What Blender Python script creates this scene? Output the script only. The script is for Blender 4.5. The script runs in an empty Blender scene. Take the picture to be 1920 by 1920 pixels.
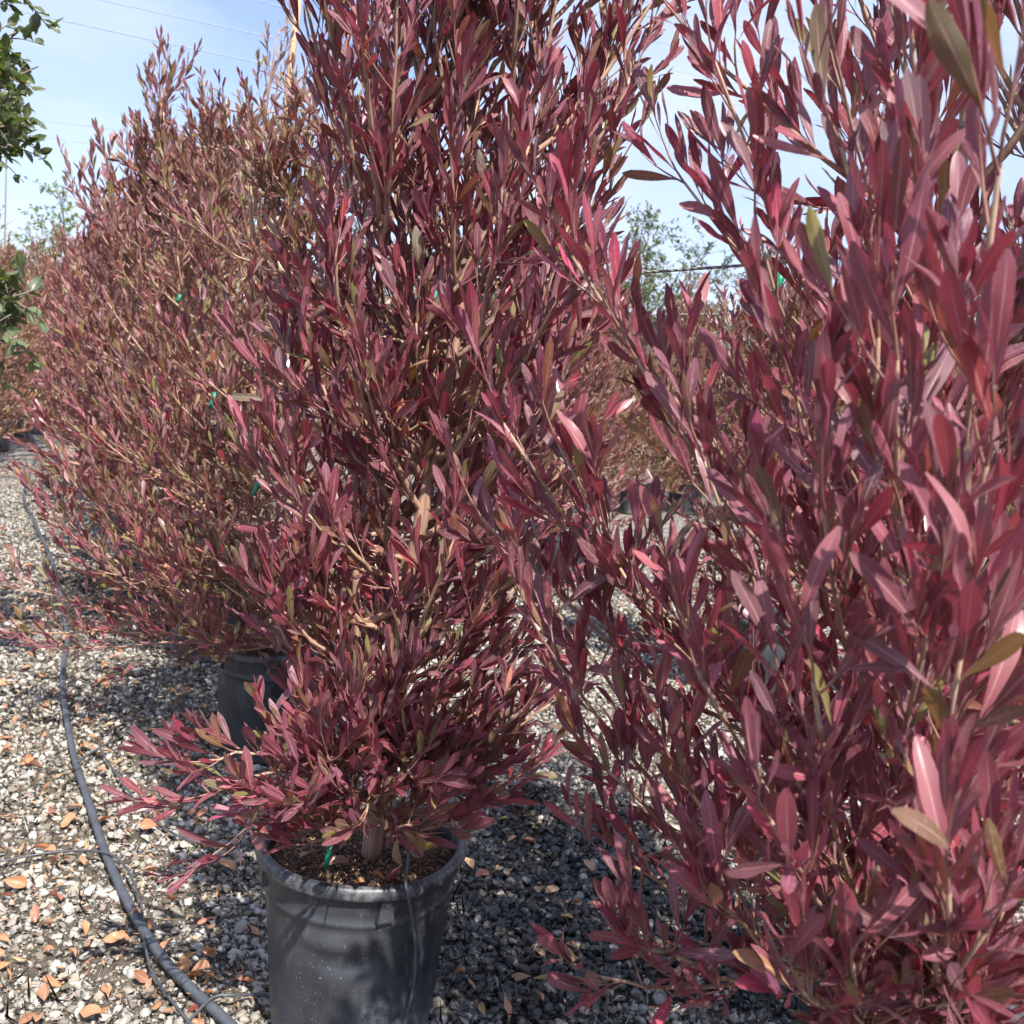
import bpy, bmesh, math, random
import numpy as np
from mathutils import Vector, Matrix, Euler

random.seed(7)
rng = np.random.default_rng(7)
sc = bpy.context.scene
COL = sc.collection
R = math.radians

# ------------------------------------------------------------------ camera
CAM = np.array((0.0, 0.0, 1.35))
PITCH, ROLL, FPX = R(7.0), R(5.0), 1848.0
_f = np.array((0, math.cos(PITCH), -math.sin(PITCH)))
_u0 = np.array((0, math.sin(PITCH), math.cos(PITCH)))
_r0 = np.array((1.0, 0, 0))
RIGHT = _r0 * math.cos(ROLL) + _u0 * math.sin(ROLL)
UP = -_r0 * math.sin(ROLL) + _u0 * math.cos(ROLL)
cam_d = bpy.data.cameras.new('camera')
cam = bpy.data.objects.new('camera', cam_d)
COL.objects.link(cam)
m = Matrix.Identity(4)
for i in range(3):
    m[i][0], m[i][1], m[i][2], m[i][3] = RIGHT[i], UP[i], -_f[i], CAM[i]
cam.matrix_world = m
cam_d.sensor_width = 36.0
cam_d.lens = FPX / 1920 * 36.0
cam_d.clip_start = 0.02
cam_d.clip_end = 2000
cam_d.dof.use_dof = True
cam_d.dof.focus_distance = 2.0
cam_d.dof.aperture_fstop = 9.0
sc.camera = cam

# ------------------------------------------------------------------ world, sun, exposure
SUN_EL, SUN_AZ = R(52), R(154)          # azimuth measured clockwise from +Y (the view direction)
w = bpy.data.worlds.new('World'); sc.world = w; w.use_nodes = True
nt = w.node_tree; nt.nodes.clear()
out = nt.nodes.new('ShaderNodeOutputWorld'); bg = nt.nodes.new('ShaderNodeBackground')
sky = nt.nodes.new('ShaderNodeTexSky'); sky.sky_type = 'NISHITA'; sky.sun_disc = False
sky.sun_elevation = SUN_EL; sky.sun_rotation = SUN_AZ
sky.air_density = 1.0; sky.dust_density = 0.8; sky.ozone_density = 1.8
tc = nt.nodes.new('ShaderNodeTexCoord'); mp = nt.nodes.new('ShaderNodeMapping')
mp.inputs['Scale'].default_value = (1.0, 1.0, 2.6)
mp.inputs['Rotation'].default_value = (0.0, 0.25, 0.4)
nz = nt.nodes.new('ShaderNodeTexNoise'); nz.inputs['Scale'].default_value = 2.1
nz.inputs['Detail'].default_value = 7; nz.inputs['Roughness'].default_value = 0.52
rp = nt.nodes.new('ShaderNodeValToRGB')
rp.color_ramp.elements[0].position = 0.40; rp.color_ramp.elements[0].color = (0.15, 0.15, 0.15, 1)
rp.color_ramp.elements[1].position = 0.62; rp.color_ramp.elements[1].color = (0.95, 0.95, 0.95, 1)
mx = nt.nodes.new('ShaderNodeMix'); mx.data_type = 'RGBA'
mx.inputs['B'].default_value = (3.3, 3.85, 4.9, 1)
nt.links.new(tc.outputs['Generated'], mp.inputs['Vector']); nt.links.new(mp.outputs[0], nz.inputs['Vector'])
nt.links.new(nz.outputs['Fac'], rp.inputs['Fac']); nt.links.new(rp.outputs['Color'], mx.inputs['Factor'])
tn = nt.nodes.new('ShaderNodeMix'); tn.data_type = 'RGBA'; tn.blend_type = 'MULTIPLY'; tn.inputs['Factor'].default_value = 1.0; tn.inputs['B'].default_value = (0.92, 0.86, 1.0, 1)
nt.links.new(sky.outputs[0], tn.inputs['A']); nt.links.new(tn.outputs['Result'], mx.inputs['A']); nt.links.new(mx.outputs['Result'], bg.inputs['Color'])
bg.inputs['Strength'].default_value = 0.115
nt.links.new(bg.outputs[0], out.inputs[0])
sd = bpy.data.lights.new('sun', 'SUN'); sd.energy = 4.1; sd.angle = R(0.53); sd.color = (1.0, 0.95, 0.88)
so = bpy.data.objects.new('sun', sd); COL.objects.link(so)
to_sun = Vector((math.sin(SUN_AZ) * math.cos(SUN_EL), math.cos(SUN_AZ) * math.cos(SUN_EL), math.sin(SUN_EL)))
so.rotation_euler = to_sun.to_track_quat('Z', 'Y').to_euler(); so.location = (3, -4, 8)
sc.view_settings.view_transform = 'Standard'; sc.view_settings.look = 'None'
sc.view_settings.exposure = 1.14; sc.view_settings.gamma = 1.0
sc.cycles.use_denoising = True
sc.cycles.max_bounces = 5; sc.cycles.diffuse_bounces = 3; sc.cycles.glossy_bounces = 2; sc.cycles.transmission_bounces = 3; sc.cycles.transparent_max_bounces = 6
sc.cycles.use_light_tree = False; sc.cycles.adaptive_threshold = 0.02; sc.cycles.caustics_reflective = False; sc.cycles.caustics_refractive = False

# ------------------------------------------------------------------ pixel helpers (photo pixels, 1920 square)
def P(x, y, d):
    "world point seen at photo pixel x,y at depth d along the view axis"
    return CAM + d * (_f + (x - 960) / FPX * RIGHT - (y - 960) / FPX * UP)
def G(x, y, z=0.0):
    v = _f + (x - 960) / FPX * RIGHT - (y - 960) / FPX * UP
    t = (z - CAM[2]) / v[2]
    return CAM + t * v
def project(p):
    q = np.asarray(p) - CAM
    d = q @ _f
    return 960 + FPX * (q @ RIGHT) / d, 960 - FPX * (q @ UP) / d, d

# ------------------------------------------------------------------ object helpers
def tag(o, label=None, cat=None, group=None, kind=None):
    if label: o['label'] = label
    if cat: o['category'] = cat
    if group: o['group'] = group
    if kind: o['kind'] = kind
    return o
def empty(name, loc):
    o = bpy.data.objects.new(name, None); COL.objects.link(o)
    o.location = loc; o.empty_display_size = 0.1
    return o
def link(name, me, parent=None, loc=(0, 0, 0)):
    o = bpy.data.objects.new(name, me); COL.objects.link(o)
    o.location = loc
    if parent: o.parent = parent
    return o
def mesh_np(name, V, F, mat, smooth=True, tint=None, uv=None):
    "V (n,3), F (m,k) uniform faces"
    me = bpy.data.meshes.new(name)
    V = np.ascontiguousarray(V, dtype=np.float32); F = np.ascontiguousarray(F, dtype=np.int32)
    k = F.shape[1]
    me.vertices.add(len(V)); me.vertices.foreach_set('co', V.ravel())
    me.loops.add(F.size); me.loops.foreach_set('vertex_index', F.ravel())
    me.polygons.add(len(F)); me.polygons.foreach_set('loop_start', np.arange(0, F.size, k, dtype=np.int32))
    me.polygons.foreach_set('use_smooth', np.full(len(F), smooth))
    if uv is not None:
        l = me.uv_layers.new(name='UVMap'); l.data.foreach_set('uv', np.ascontiguousarray(uv[F.ravel()], dtype=np.float32).ravel())
    if tint is not None:
        a = me.attributes.new('tint', 'FLOAT_COLOR', 'POINT')
        c = np.ones((len(V), 4), np.float32); c[:, :3] = tint
        a.data.foreach_set('color', c.ravel())
    me.update(calc_edges=True)
    if mat: me.materials.append(mat)
    return me
def tubes_np(C, rad, k=5):
    "C (N,n,3) centre lines, rad (N,n): open tubes"
    N, n, _ = C.shape
    T = np.gradient(C, axis=1); T /= np.linalg.norm(T, axis=2, keepdims=True) + 1e-9
    ref = np.where(np.abs(T[..., 2:3]) > 0.9, np.array((1.0, 0, 0)), np.array((0, 0, 1.0)))
    A = np.cross(T, ref); A /= np.linalg.norm(A, axis=2, keepdims=True) + 1e-9
    B = np.cross(T, A)
    an = np.arange(k) / k * 2 * np.pi
    V = C[:, :, None, :] + rad[:, :, None, None] * (A[:, :, None, :] * np.cos(an)[None, None, :, None] + B[:, :, None, :] * np.sin(an)[None, None, :, None])
    idx = np.arange(N * n * k).reshape(N, n, k)
    a = idx[:, :-1]; b = idx[:, 1:]
    F = np.stack([a, np.roll(a, -1, 2), np.roll(b, -1, 2), b], -1).reshape(-1, 4)
    return V.reshape(-1, 3), F
def smooth_line(pts, n=None, sub=8):
    "Catmull-Rom through pts"
    p = [np.array(q, float) for q in pts]
    p = [2 * p[0] - p[1]] + p + [2 * p[-1] - p[-2]]
    o = []
    for i in range(1, len(p) - 2):
        for j in range(sub):
            t = j / sub
            a, b, c, d = p[i - 1], p[i], p[i + 1], p[i + 2]
            o.append(0.5 * (2 * b + (c - a) * t + (2 * a - 5 * b + 4 * c - d) * t * t + (-a + 3 * b - 3 * c + d) * t ** 3))
    o.append(p[-2])
    return np.array(o)
def tube_obj(name, pts, r0, r1, mat, parent=None, k=8, origin=(0, 0, 0), bm_cap=True):
    C = np.array(pts) - np.array(origin)
    rad = np.linspace(r0, r1, len(C))[None]
    V, F = tubes_np(C[None], rad, k)
    me = mesh_np(name, V, F, mat)
    if bm_cap:
        b = bmesh.new(); b.from_mesh(me); bmesh.ops.holes_fill(b, edges=[e for e in b.edges if e.is_boundary], sides=k + 1)
        b.to_mesh(me); b.free()
    return link(name, me, parent, origin if parent is None else (0, 0, 0))

# ------------------------------------------------------------------ materials
def newmat(name):
    mt = bpy.data.materials.new(name); mt.use_nodes = True
    n = mt.node_tree; n.nodes.clear()
    o = n.nodes.new('ShaderNodeOutputMaterial')
    return mt, n, o
def N(n, t, **kw):
    x = n.nodes.new(t)
    for k, v in kw.items():
        if k in x.inputs: x.inputs[k].default_value = v
        else: setattr(x, k, v)
    return x
def L(n, a, b): n.links.new(a, b)
def mixc(n, fac, a, b, blend='MIX'):
    x = n.nodes.new('ShaderNodeMix'); x.data_type = 'RGBA'; x.blend_type = blend
    for s, v in (('Factor', fac), ('A', a), ('B', b)):
        if isinstance(v, bpy.types.NodeSocket): n.links.new(v, x.inputs[s])
        elif s == 'Factor': x.inputs[s].default_value = v
        else: x.inputs[s].default_value = (*v, 1)
    return x.outputs['Result']
def mth(n, op, a, b=None, clamp=False):
    x = n.nodes.new('ShaderNodeMath'); x.operation = op; x.use_clamp = clamp
    for i, v in ((0, a), (1, b)):
        if v is None: continue
        if isinstance(v, bpy.types.NodeSocket): n.links.new(v, x.inputs[i])
        else: x.inputs[i].default_value = v
    return x.outputs[0]
def ramp(n, fac, stops):
    x = n.nodes.new('ShaderNodeValToRGB'); e = x.color_ramp.elements
    while len(e) < len(stops): e.new(0.5)
    for i, (p, c) in enumerate(stops):
        e[i].position = p; e[i].color = (*c, 1) if len(c) == 3 else c
    n.links.new(fac, x.inputs['Fac'])
    return x.outputs['Color']
def noise(n, scale, detail=4, rough=0.55, vec=None, out='Fac'):
    x = N(n, 'ShaderNodeTexNoise'); x.inputs['Scale'].default_value = scale
    x.inputs['Detail'].default_value = detail; x.inputs['Roughness'].default_value = rough
    if vec is not None: n.links.new(vec, x.inputs['Vector'])
    return x.outputs[out]
def bump(n, h, strength=0.3, dist=0.01):
    x = N(n, 'ShaderNodeBump'); x.inputs['Strength'].default_value = strength; x.inputs['Distance'].default_value = dist
    n.links.new(h, x.inputs['Height'])
    return x.outputs[0]

def leaf_material(name, rib=(0.60, 0.34, 0.31), under=(0.15, 0.062, 0.062), trans=(0.55, 0.06, 0.09), underfac=0.15, transfac=0.27, rough=0.36, vein=0.7, coat=0.3):
    mt, n, o = newmat(name)
    at = N(n, 'ShaderNodeAttribute'); at.attribute_name = 'tint'
    uv = N(n, 'ShaderNodeUVMap'); sx = N(n, 'ShaderNodeSeparateXYZ'); L(n, uv.outputs[0], sx.inputs[0])
    u = mth(n, 'ABSOLUTE', mth(n, 'SUBTRACT', sx.outputs['X'], 0.5)); v = sx.outputs['Y']
    # side veins: stripes running forward from the midrib
    ph = mth(n, 'SUBTRACT', mth(n, 'MULTIPLY', v, 95.0), mth(n, 'MULTIPLY', u, 70.0))
    st = mth(n, 'POWER', mth(n, 'MAXIMUM', mth(n, 'SINE', ph), 0.0), 3.0)
    geo = N(n, 'ShaderNodeNewGeometry')
    blot = noise(n, 55, 1, 0.6)
    base = mixc(n, mth(n, 'MULTIPLY', mth(n, 'SUBTRACT', blot, 0.35, True), 1.1), at.outputs['Color'], (0.32, 0.10, 0.115))
    base = mixc(n, mth(n, 'MULTIPLY', st, 0.20 * vein), base, rib)
    ribm = mth(n, 'LESS_THAN', u, mth(n, 'MULTIPLY', mth(n, 'SUBTRACT', 1.12, v), 0.056))
    base = mixc(n, mth(n, 'MULTIPLY', ribm, 0.92), base, rib)
    dots = mth(n, 'GREATER_THAN', noise(n, 380, 0, 0.5), 0.70)
    base = mixc(n, mth(n, 'MULTIPLY', dots, 0.35), base, (0.5, 0.36, 0.34))
    edge = mth(n, 'GREATER_THAN', u, 0.475)
    base = mixc(n, mth(n, 'MULTIPLY', edge, 0.35), base, rib)
    und = mixc(n, underfac, base, under)
    colr = mixc(n, geo.outputs['Backfacing'], base, und)
    pb = N(n, 'ShaderNodeBsdfPrincipled'); L(n, colr, pb.inputs['Base Color'])
    pb.inputs['Specular IOR Level'].default_value = 1.0; pb.inputs['Coat Weight'].default_value = coat; pb.inputs['Coat Roughness'].default_value = 0.28; pb.inputs['Sheen Weight'].default_value = 0.05; pb.inputs['Sheen Roughness'].default_value = 0.45; pb.inputs['Sheen Tint'].default_value = (1, 0.85, 0.9, 1)
    rr = mth(n, 'ADD', mth(n, 'MULTIPLY', blot, 0.25), rough - 0.1)
    L(n, mth(n, 'ADD', rr, mth(n, 'MULTIPLY', geo.outputs['Backfacing'], 0.2)), pb.inputs['Roughness'])
    h = mth(n, 'ADD', mth(n, 'MULTIPLY', st, -0.5), mth(n, 'MULTIPLY', blot, 0.5))
    L(n, bump(n, h, 0.5 * vein + 0.1, 0.0014), pb.inputs['Normal'])
    tr = N(n, 'ShaderNodeBsdfTranslucent')
    L(n, mixc(n, 0.5, at.outputs['Color'], trans), tr.inputs['Color'])
    ms = N(n, 'ShaderNodeMixShader'); ms.inputs[0].default_value = transfac
    L(n, pb.outputs[0], ms.inputs[1]); L(n, tr.outputs[0], ms.inputs[2]); L(n, ms.outputs[0], o.inputs[0])
    return mt
M = {}
M['leaf'] = leaf_material('burgundy_leaf')
M['green_leaf'] = leaf_material('green_leaf', rib=(0.22, 0.28, 0.12), under=(0.12, 0.16, 0.07), trans=(0.28, 0.42, 0.03), transfac=0.28, rough=0.3)
# green leaves should not pick up red blotches
for nd in M['green_leaf'].node_tree.nodes:
    if nd.type == 'MIX' and abs(nd.inputs['B'].default_value[0] - 0.32) < 1e-4 and abs(nd.inputs['B'].default_value[1] - 0.10) < 1e-4:
        nd.inputs['B'].default_value = (0.14, 0.18, 0.06, 1)
M['dry_leaf'] = leaf_material('dry_leaf', rib=(0.55, 0.30, 0.13), under=(0.50, 0.30, 0.16), trans=(0.6, 0.25, 0.06), underfac=0.4, transfac=0.15, rough=0.55, vein=0.8)
for nd in M['dry_leaf'].node_tree.nodes:
    if nd.type == 'MIX' and abs(nd.inputs['B'].default_value[0] - 0.32) < 1e-4 and abs(nd.inputs['B'].default_value[1] - 0.10) < 1e-4:
        nd.inputs['B'].default_value = (0.42, 0.13, 0.05, 1)

def bark(name, c0, c1, sc_=(60, 60, 6), rough=0.8, b=0.5):
    mt, n, o = newmat(name)
    t = N(n, 'ShaderNodeTexCoord'); mp_ = N(n, 'ShaderNodeMapping'); mp_.inputs['Scale'].default_value = sc_
    L(n, t.outputs['Object'], mp_.inputs[0])
    f = noise(n, 1.0, 6, 0.62, mp_.outputs[0])
    f2 = noise(n, 9.0, 4, 0.6)
    c = ramp(n, f, [(0.30, c0), (0.62, c1)])
    c = mixc(n, mth(n, 'MULTIPLY', mth(n, 'SUBTRACT', f2, 0.45, True), 1.6), c, tuple(0.55 * q + 0.10 for q in c1))
    pb = N(n, 'ShaderNodeBsdfPrincipled'); L(n, c, pb.inputs['Base Color']); pb.inputs['Roughness'].default_value = rough
    L(n, bump(n, f, b, 0.006), pb.inputs['Normal']); L(n, pb.outputs[0], o.inputs[0])
    return mt
M['trunk'] = bark('peeling_bark', (0.12, 0.065, 0.042), (0.44, 0.265, 0.185), (120, 120, 6), 0.85, 0.9)
M['branch'] = bark('branch_bark', (0.24, 0.14, 0.09), (0.46, 0.30, 0.20), (40, 40, 12), 0.6, 0.3)
M['twig'] = bark('twig_bark', (0.20, 0.085, 0.075), (0.36, 0.185, 0.13), (30, 30, 10), 0.5, 0.2)
M['tree_bark'] = bark('grey_bark', (0.13, 0.095, 0.07), (0.30, 0.22, 0.16), (40, 40, 8))
M['stake'] = bark('stake_wood', (0.36, 0.23, 0.14), (0.56, 0.40, 0.25), (90, 90, 4), 0.7, 0.3)

def pot_material():
    mt, n, o = newmat('black_pot_plastic')
    t = N(n, 'ShaderNodeTexCoord'); ob = t.outputs['Object']
    sx = N(n, 'ShaderNodeSeparateXYZ'); L(n, ob, sx.inputs[0])
    dust = noise(n, 7, 6, 0.68, ob); fine = noise(n, 60, 5, 0.7, ob)
    mp_ = N(n, 'ShaderNodeMapping'); mp_.inputs['Scale'].default_value = (40, 40, 5); L(n, ob, mp_.inputs[0])
    streak = noise(n, 1.0, 4, 0.6, mp_.outputs[0])
    c = mixc(n, mth(n, 'MULTIPLY', mth(n, 'SUBTRACT', dust, 0.36, True), 1.5, True), (0.022, 0.025, 0.030), (0.095, 0.102, 0.115))
    c = mixc(n, mth(n, 'MULTIPLY', mth(n, 'SUBTRACT', streak, 0.56, True), 1.4, True), c, (0.19, 0.18, 0.17))
    c = mixc(n, mth(n, 'MULTIPLY', mth(n, 'GREATER_THAN', noise(n, 240, 1, 0.5, ob), 0.74), 0.55), c, (0.4, 0.4, 0.4))
    sm = N(n, 'ShaderNodeTexNoise'); sm.inputs['Scale'].default_value = 4.2; sm.inputs['Detail'].default_value = 2; L(n, ob, sm.inputs['Vector'])
    smud = mth(n, 'MULTIPLY', mth(n, 'MULTIPLY', mth(n, 'SUBTRACT', sm.outputs['Fac'], 0.565, True), 9.0, True), mth(n, 'MULTIPLY', mth(n, 'SUBTRACT', fine, 0.40, True), 3.0, True))
    c = mixc(n, mth(n, 'MULTIPLY', smud, 0.8), c, (0.42, 0.42, 0.43))
    # lime splash along the foot
    foot = mth(n, 'MULTIPLY', mth(n, 'SUBTRACT', 0.06, sx.outputs['Z'], True), 12.0, True)
    c = mixc(n, mth(n, 'MULTIPLY', foot, mth(n, 'MULTIPLY', dust, 0.8)), c, (0.30, 0.29, 0.27))
    pb = N(n, 'ShaderNodeBsdfPrincipled'); L(n, c, pb.inputs['Base Color'])
    L(n, mth(n, 'ADD', mth(n, 'MULTIPLY', dust, 0.35), 0.27), pb.inputs['Roughness'])
    L(n, bump(n, mth(n, 'ADD', dust, mth(n, 'MULTIPLY', fine, 0.25)), 0.25, 0.004), pb.inputs['Normal'])
    L(n, pb.outputs[0], o.inputs[0])
    return mt
M['pot'] = pot_material()
def rim_material():
    mt, n, o = newmat('scuffed_pot_rim')
    ob = N(n, 'ShaderNodeTexCoord').outputs['Object']
    f = noise(n, 18, 6, 0.7, ob); g = noise(n, 90, 4, 0.7, ob)
    s = mth(n, 'MULTIPLY', mth(n, 'SUBTRACT', mth(n, 'ADD', mth(n, 'MULTIPLY', f, 0.7), mth(n, 'MULTIPLY', g, 0.3)), 0.47, True), 4.5, True)
    c = mixc(n, s, (0.035, 0.038, 0.043), (0.22, 0.22, 0.225))
    c = mixc(n, mth(n, 'MULTIPLY', mth(n, 'SUBTRACT', noise(n, 8, 3, 0.6, ob), 0.58, True), 4.0, True), c, (0.30, 0.23, 0.15))
    pb = N(n, 'ShaderNodeBsdfPrincipled'); L(n, c, pb.inputs['Base Color']); L(n, mth(n, 'ADD', mth(n, 'MULTIPLY', f, 0.4), 0.2), pb.inputs['Roughness'])
    L(n, bump(n, mth(n, 'ADD', f, g), 0.35, 0.003), pb.inputs['Normal']); L(n, pb.outputs[0], o.inputs[0])
    return mt
M['rim'] = rim_material()
def soil_material():
    mt, n, o = newmat('potting_soil')
    ob = N(n, 'ShaderNodeTexCoord').outputs['Object']
    f = noise(n, 45, 6, 0.7, ob); g = noise(n, 160, 3, 0.6, ob)
    c = ramp(n, f, [(0.35, (0.035, 0.02, 0.012)), (0.55, (0.11, 0.066, 0.04)), (0.7, (0.24, 0.15, 0.09))])
    c = mixc(n, mth(n, 'GREATER_THAN', g, 0.66), c, (0.5, 0.36, 0.22))
    pb = N(n, 'ShaderNodeBsdfPrincipled'); L(n, c, pb.inputs['Base Color']); pb.inputs['Roughness'].default_value = 0.95
    L(n, bump(n, mth(n, 'ADD', f, mth(n, 'MULTIPLY', g, 0.5)), 1.0, 0.012), pb.inputs['Normal']); L(n, pb.outputs[0], o.inputs[0])
    return mt
M['soil'] = soil_material()
def plain(name, c, rough=0.5, metal=0.0, nscale=30, var=0.35, b=0.1):
    mt, n, o = newmat(name)
    ob = N(n, 'ShaderNodeTexCoord').outputs['Object']
    f = noise(n, nscale, 5, 0.65, ob)
    cc = mixc(n, mth(n, 'MULTIPLY', f, 1.0), tuple(q * (1 - var) for q in c), tuple(min(1, q * (1 + var)) for q in c))
    pb = N(n, 'ShaderNodeBsdfPrincipled'); L(n, cc, pb.inputs['Base Color']); pb.inputs['Roughness'].default_value = rough
    pb.inputs['Metallic'].default_value = metal
    L(n, bump(n, f, b, 0.002), pb.inputs['Normal']); L(n, pb.outputs[0], o.inputs[0])
    return mt
M['hose'] = plain('dusty_black_hose', (0.075, 0.082, 0.097), 0.5, 0, 22, 0.75, 0.3)
M['tube'] = plain('drip_tube', (0.07, 0.075, 0.085), 0.42, 0, 40, 0.5, 0.1)
M['green_tie'] = plain('green_tie', (0.01, 0.22, 0.13), 0.4)
M['teal_tie'] = plain('teal_tie', (0.05, 0.42, 0.42), 0.4)
M['backlit_red'] = plain('backlit_leaf_red', (0.55, 0.012, 0.03), 0.4)
M['white'] = plain('white_label', (0.75, 0.77, 0.78), 0.5, 0, 20, 0.06)
M['dark_label'] = plain('dark_label', (0.018, 0.017, 0.021), 0.5, 0, 20, 0.1)
M['power'] = plain('power_cable', (0.30, 0.36, 0.43), 0.6)
M['berry'] = plain('seed_capsule', (0.34, 0.20, 0.10), 0.8)
def cable_material():
    mt, n, o = newmat('braided_steel')
    t = N(n, 'ShaderNodeTexCoord'); mp_ = N(n, 'ShaderNodeMapping'); L(n, t.outputs['Object'], mp_.inputs[0])
    wv = N(n, 'ShaderNodeTexWave'); wv.inputs['Scale'].default_value = 70; wv.bands_direction = 'DIAGONAL'; L(n, mp_.outputs[0], wv.inputs['Vector'])
    c = mixc(n, wv.outputs['Fac'], (0.16, 0.155, 0.145), (0.42, 0.41, 0.38))
    pb = N(n, 'ShaderNodeBsdfPrincipled'); L(n, c, pb.inputs['Base Color']); pb.inputs['Roughness'].default_value = 0.5; pb.inputs['Metallic'].default_value = 0.1
    L(n, bump(n, wv.outputs['Fac'], 0.8, 0.002), pb.inputs['Normal']); L(n, pb.outputs[0], o.inputs[0])
    return mt
M['cable'] = cable_material()

# wet patch: pool of irrigation water right of the front pot, shared by ground and pebbles
PUD = ((0.13, 2.62), (0.44, 0.60))
def wet_shade_mask(n):
    g = N(n, 'ShaderNodeNewGeometry'); sx = N(n, 'ShaderNodeSeparateXYZ'); L(n, g.outputs['Position'], sx.inputs[0])
    def ell(cx, cy, rx, ry):
        a = mth(n, 'DIVIDE', mth(n, 'SUBTRACT', sx.outputs['X'], cx), rx)
        b = mth(n, 'DIVIDE', mth(n, 'SUBTRACT', sx.outputs['Y'], cy), ry)
        return mth(n, 'SQRT', mth(n, 'ADD', mth(n, 'MULTIPLY', a, a), mth(n, 'MULTIPLY', b, b)))
    d = mth(n, 'MINIMUM', ell(PUD[0][0], PUD[0][1], PUD[1][0] * 1.12, PUD[1][1] * 1.15), ell(0.55, 2.35, 0.45, 0.28))
    d = mth(n, 'MINIMUM', d, ell(-1.9, 5.9, 0.75, 1.4))  # dampish gravel by the hose row, with the shrubs' shade painted in
    nn = noise(n, 5.5, 4, 0.6, g.outputs['Position'])
    d = mth(n, 'ADD', d, mth(n, 'MULTIPLY', mth(n, 'SUBTRACT', nn, 0.5), 0.9))
    return mth(n, 'MULTIPLY', mth(n, 'SUBTRACT', 1.08, d), 5.0, True)
def pebble_material():
    mt, n, o = newmat('gravel_stone')
    oi = N(n, 'ShaderNodeObjectInfo'); t = N(n, 'ShaderNodeTexCoord')
    c = ramp(n, oi.outputs['Random'], [(0.0, (0.16, 0.135, 0.10)), (0.13, (0.29, 0.255, 0.20)), (0.32, (0.45, 0.415, 0.35)), (0.52, (0.41, 0.40, 0.365)), (0.68, (0.53, 0.50, 0.44)), (0.85, (0.60, 0.575, 0.52)), (0.95, (0.44, 0.37, 0.28)), (1.0, (0.29, 0.285, 0.27))])
    ob = t.outputs['Object']
    ad = N(n, 'ShaderNodeVectorMath', operation='ADD'); L(n, ob, ad.inputs[0]); 
    cb = N(n, 'ShaderNodeCombineXYZ'); L(n, mth(n, 'MULTIPLY', oi.outputs['Random'], 90), cb.inputs[0]); L(n, cb.outputs[0], ad.inputs[1])
    f = noise(n, 1.6, 5, 0.65, ad.outputs[0]); g = noise(n, 9.0, 3, 0.6, ad.outputs[0])
    c = mixc(n, mth(n, 'MULTIPLY', mth(n, 'SUBTRACT', f, 0.42, True), 1.9, True), c, (0.18, 0.15, 0.11))
    c = mixc(n, mth(n, 'MULTIPLY', mth(n, 'SUBTRACT', g, 0.52, True), 1.5, True), c, (0.56, 0.54, 0.5))
    wet = wet_shade_mask(n)
    dark = mixc(n, 1.0, c, (0.155, 0.16, 0.175), 'MULTIPLY')
    dark = mixc(n, mth(n, 'GREATER_THAN', oi.outputs['Random'], 0.89), dark, c)
    c = mixc(n, wet, c, dark)
    pb = N(n, 'ShaderNodeBsdfPrincipled'); L(n, c, pb.inputs['Base Color'])
    L(n, mth(n, 'SUBTRACT', 0.85, mth(n, 'MULTIPLY', wet, 0.5)), pb.inputs['Roughness'])
    L(n, bump(n, mth(n, 'ADD', f, g), 0.4, 0.15), pb.inputs['Normal']); L(n, pb.outputs[0], o.inputs[0])
    return mt
M['pebble'] = pebble_material()
def ground_material():
    mt, n, o = newmat('gravel_ground')
    pos = N(n, 'ShaderNodeNewGeometry').outputs['Position']
    vo = N(n, 'ShaderNodeTexVoronoi'); vo.inputs['Scale'].default_value = 36; L(n, pos, vo.inputs['Vector'])
    sp = N(n, 'ShaderNodeSeparateColor'); L(n, vo.outputs['Color'], sp.inputs[0])
    stone = ramp(n, sp.outputs[0], [(0.0, (0.10, 0.09, 0.075)), (0.4, (0.27, 0.26, 0.235)), (0.8, (0.44, 0.43, 0.40)), (1.0, (0.52, 0.51, 0.48))])
    stone = mixc(n, mth(n, 'GREATER_THAN', sp.outputs[1], 0.965), stone, (0.45, 0.17, 0.06))
    dirt = ramp(n, noise(n, 26, 6, 0.7, pos), [(0.3, (0.045, 0.036, 0.025)), (0.7, (0.15, 0.12, 0.085))])
    gap = mth(n, 'MULTIPLY', mth(n, 'SUBTRACT', vo.outputs['Distance'], 0.42, True), 6, True)
    far = N(n, 'ShaderNodeSeparateXYZ'); L(n, pos, far.inputs[0])
    # real pebbles cover the ground up to 9.5 m; only dirt shows between them
    isfar = mth(n, 'GREATER_THAN', mth(n, 'ADD', far.outputs['Y'], mth(n, 'MULTIPLY', noise(n, 3, 2, 0.5, pos), 0.6)), 9.4)
    c = mixc(n, isfar, dirt, mixc(n, gap, stone, dirt))
    c = mixc(n, mth(n, 'MULTIPLY', wet_shade_mask(n), 0.6), c, (0.012, 0.012, 0.013))
    pb = N(n, 'ShaderNodeBsdfPrincipled'); L(n, c, pb.inputs['Base Color']); pb.inputs['Roughness'].default_value = 0.9
    L(n, bump(n, mth(n, 'ADD', mth(n, 'MULTIPLY', vo.outputs['Distance'], -0.6), mth(n, 'MULTIPLY', noise(n, 70, 4, 0.7, pos), 0.5)), 0.9, 0.02), pb.inputs['Normal'])
    L(n, pb.outputs[0], o.inputs[0])
    return mt
M['ground'] = ground_material()
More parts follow.
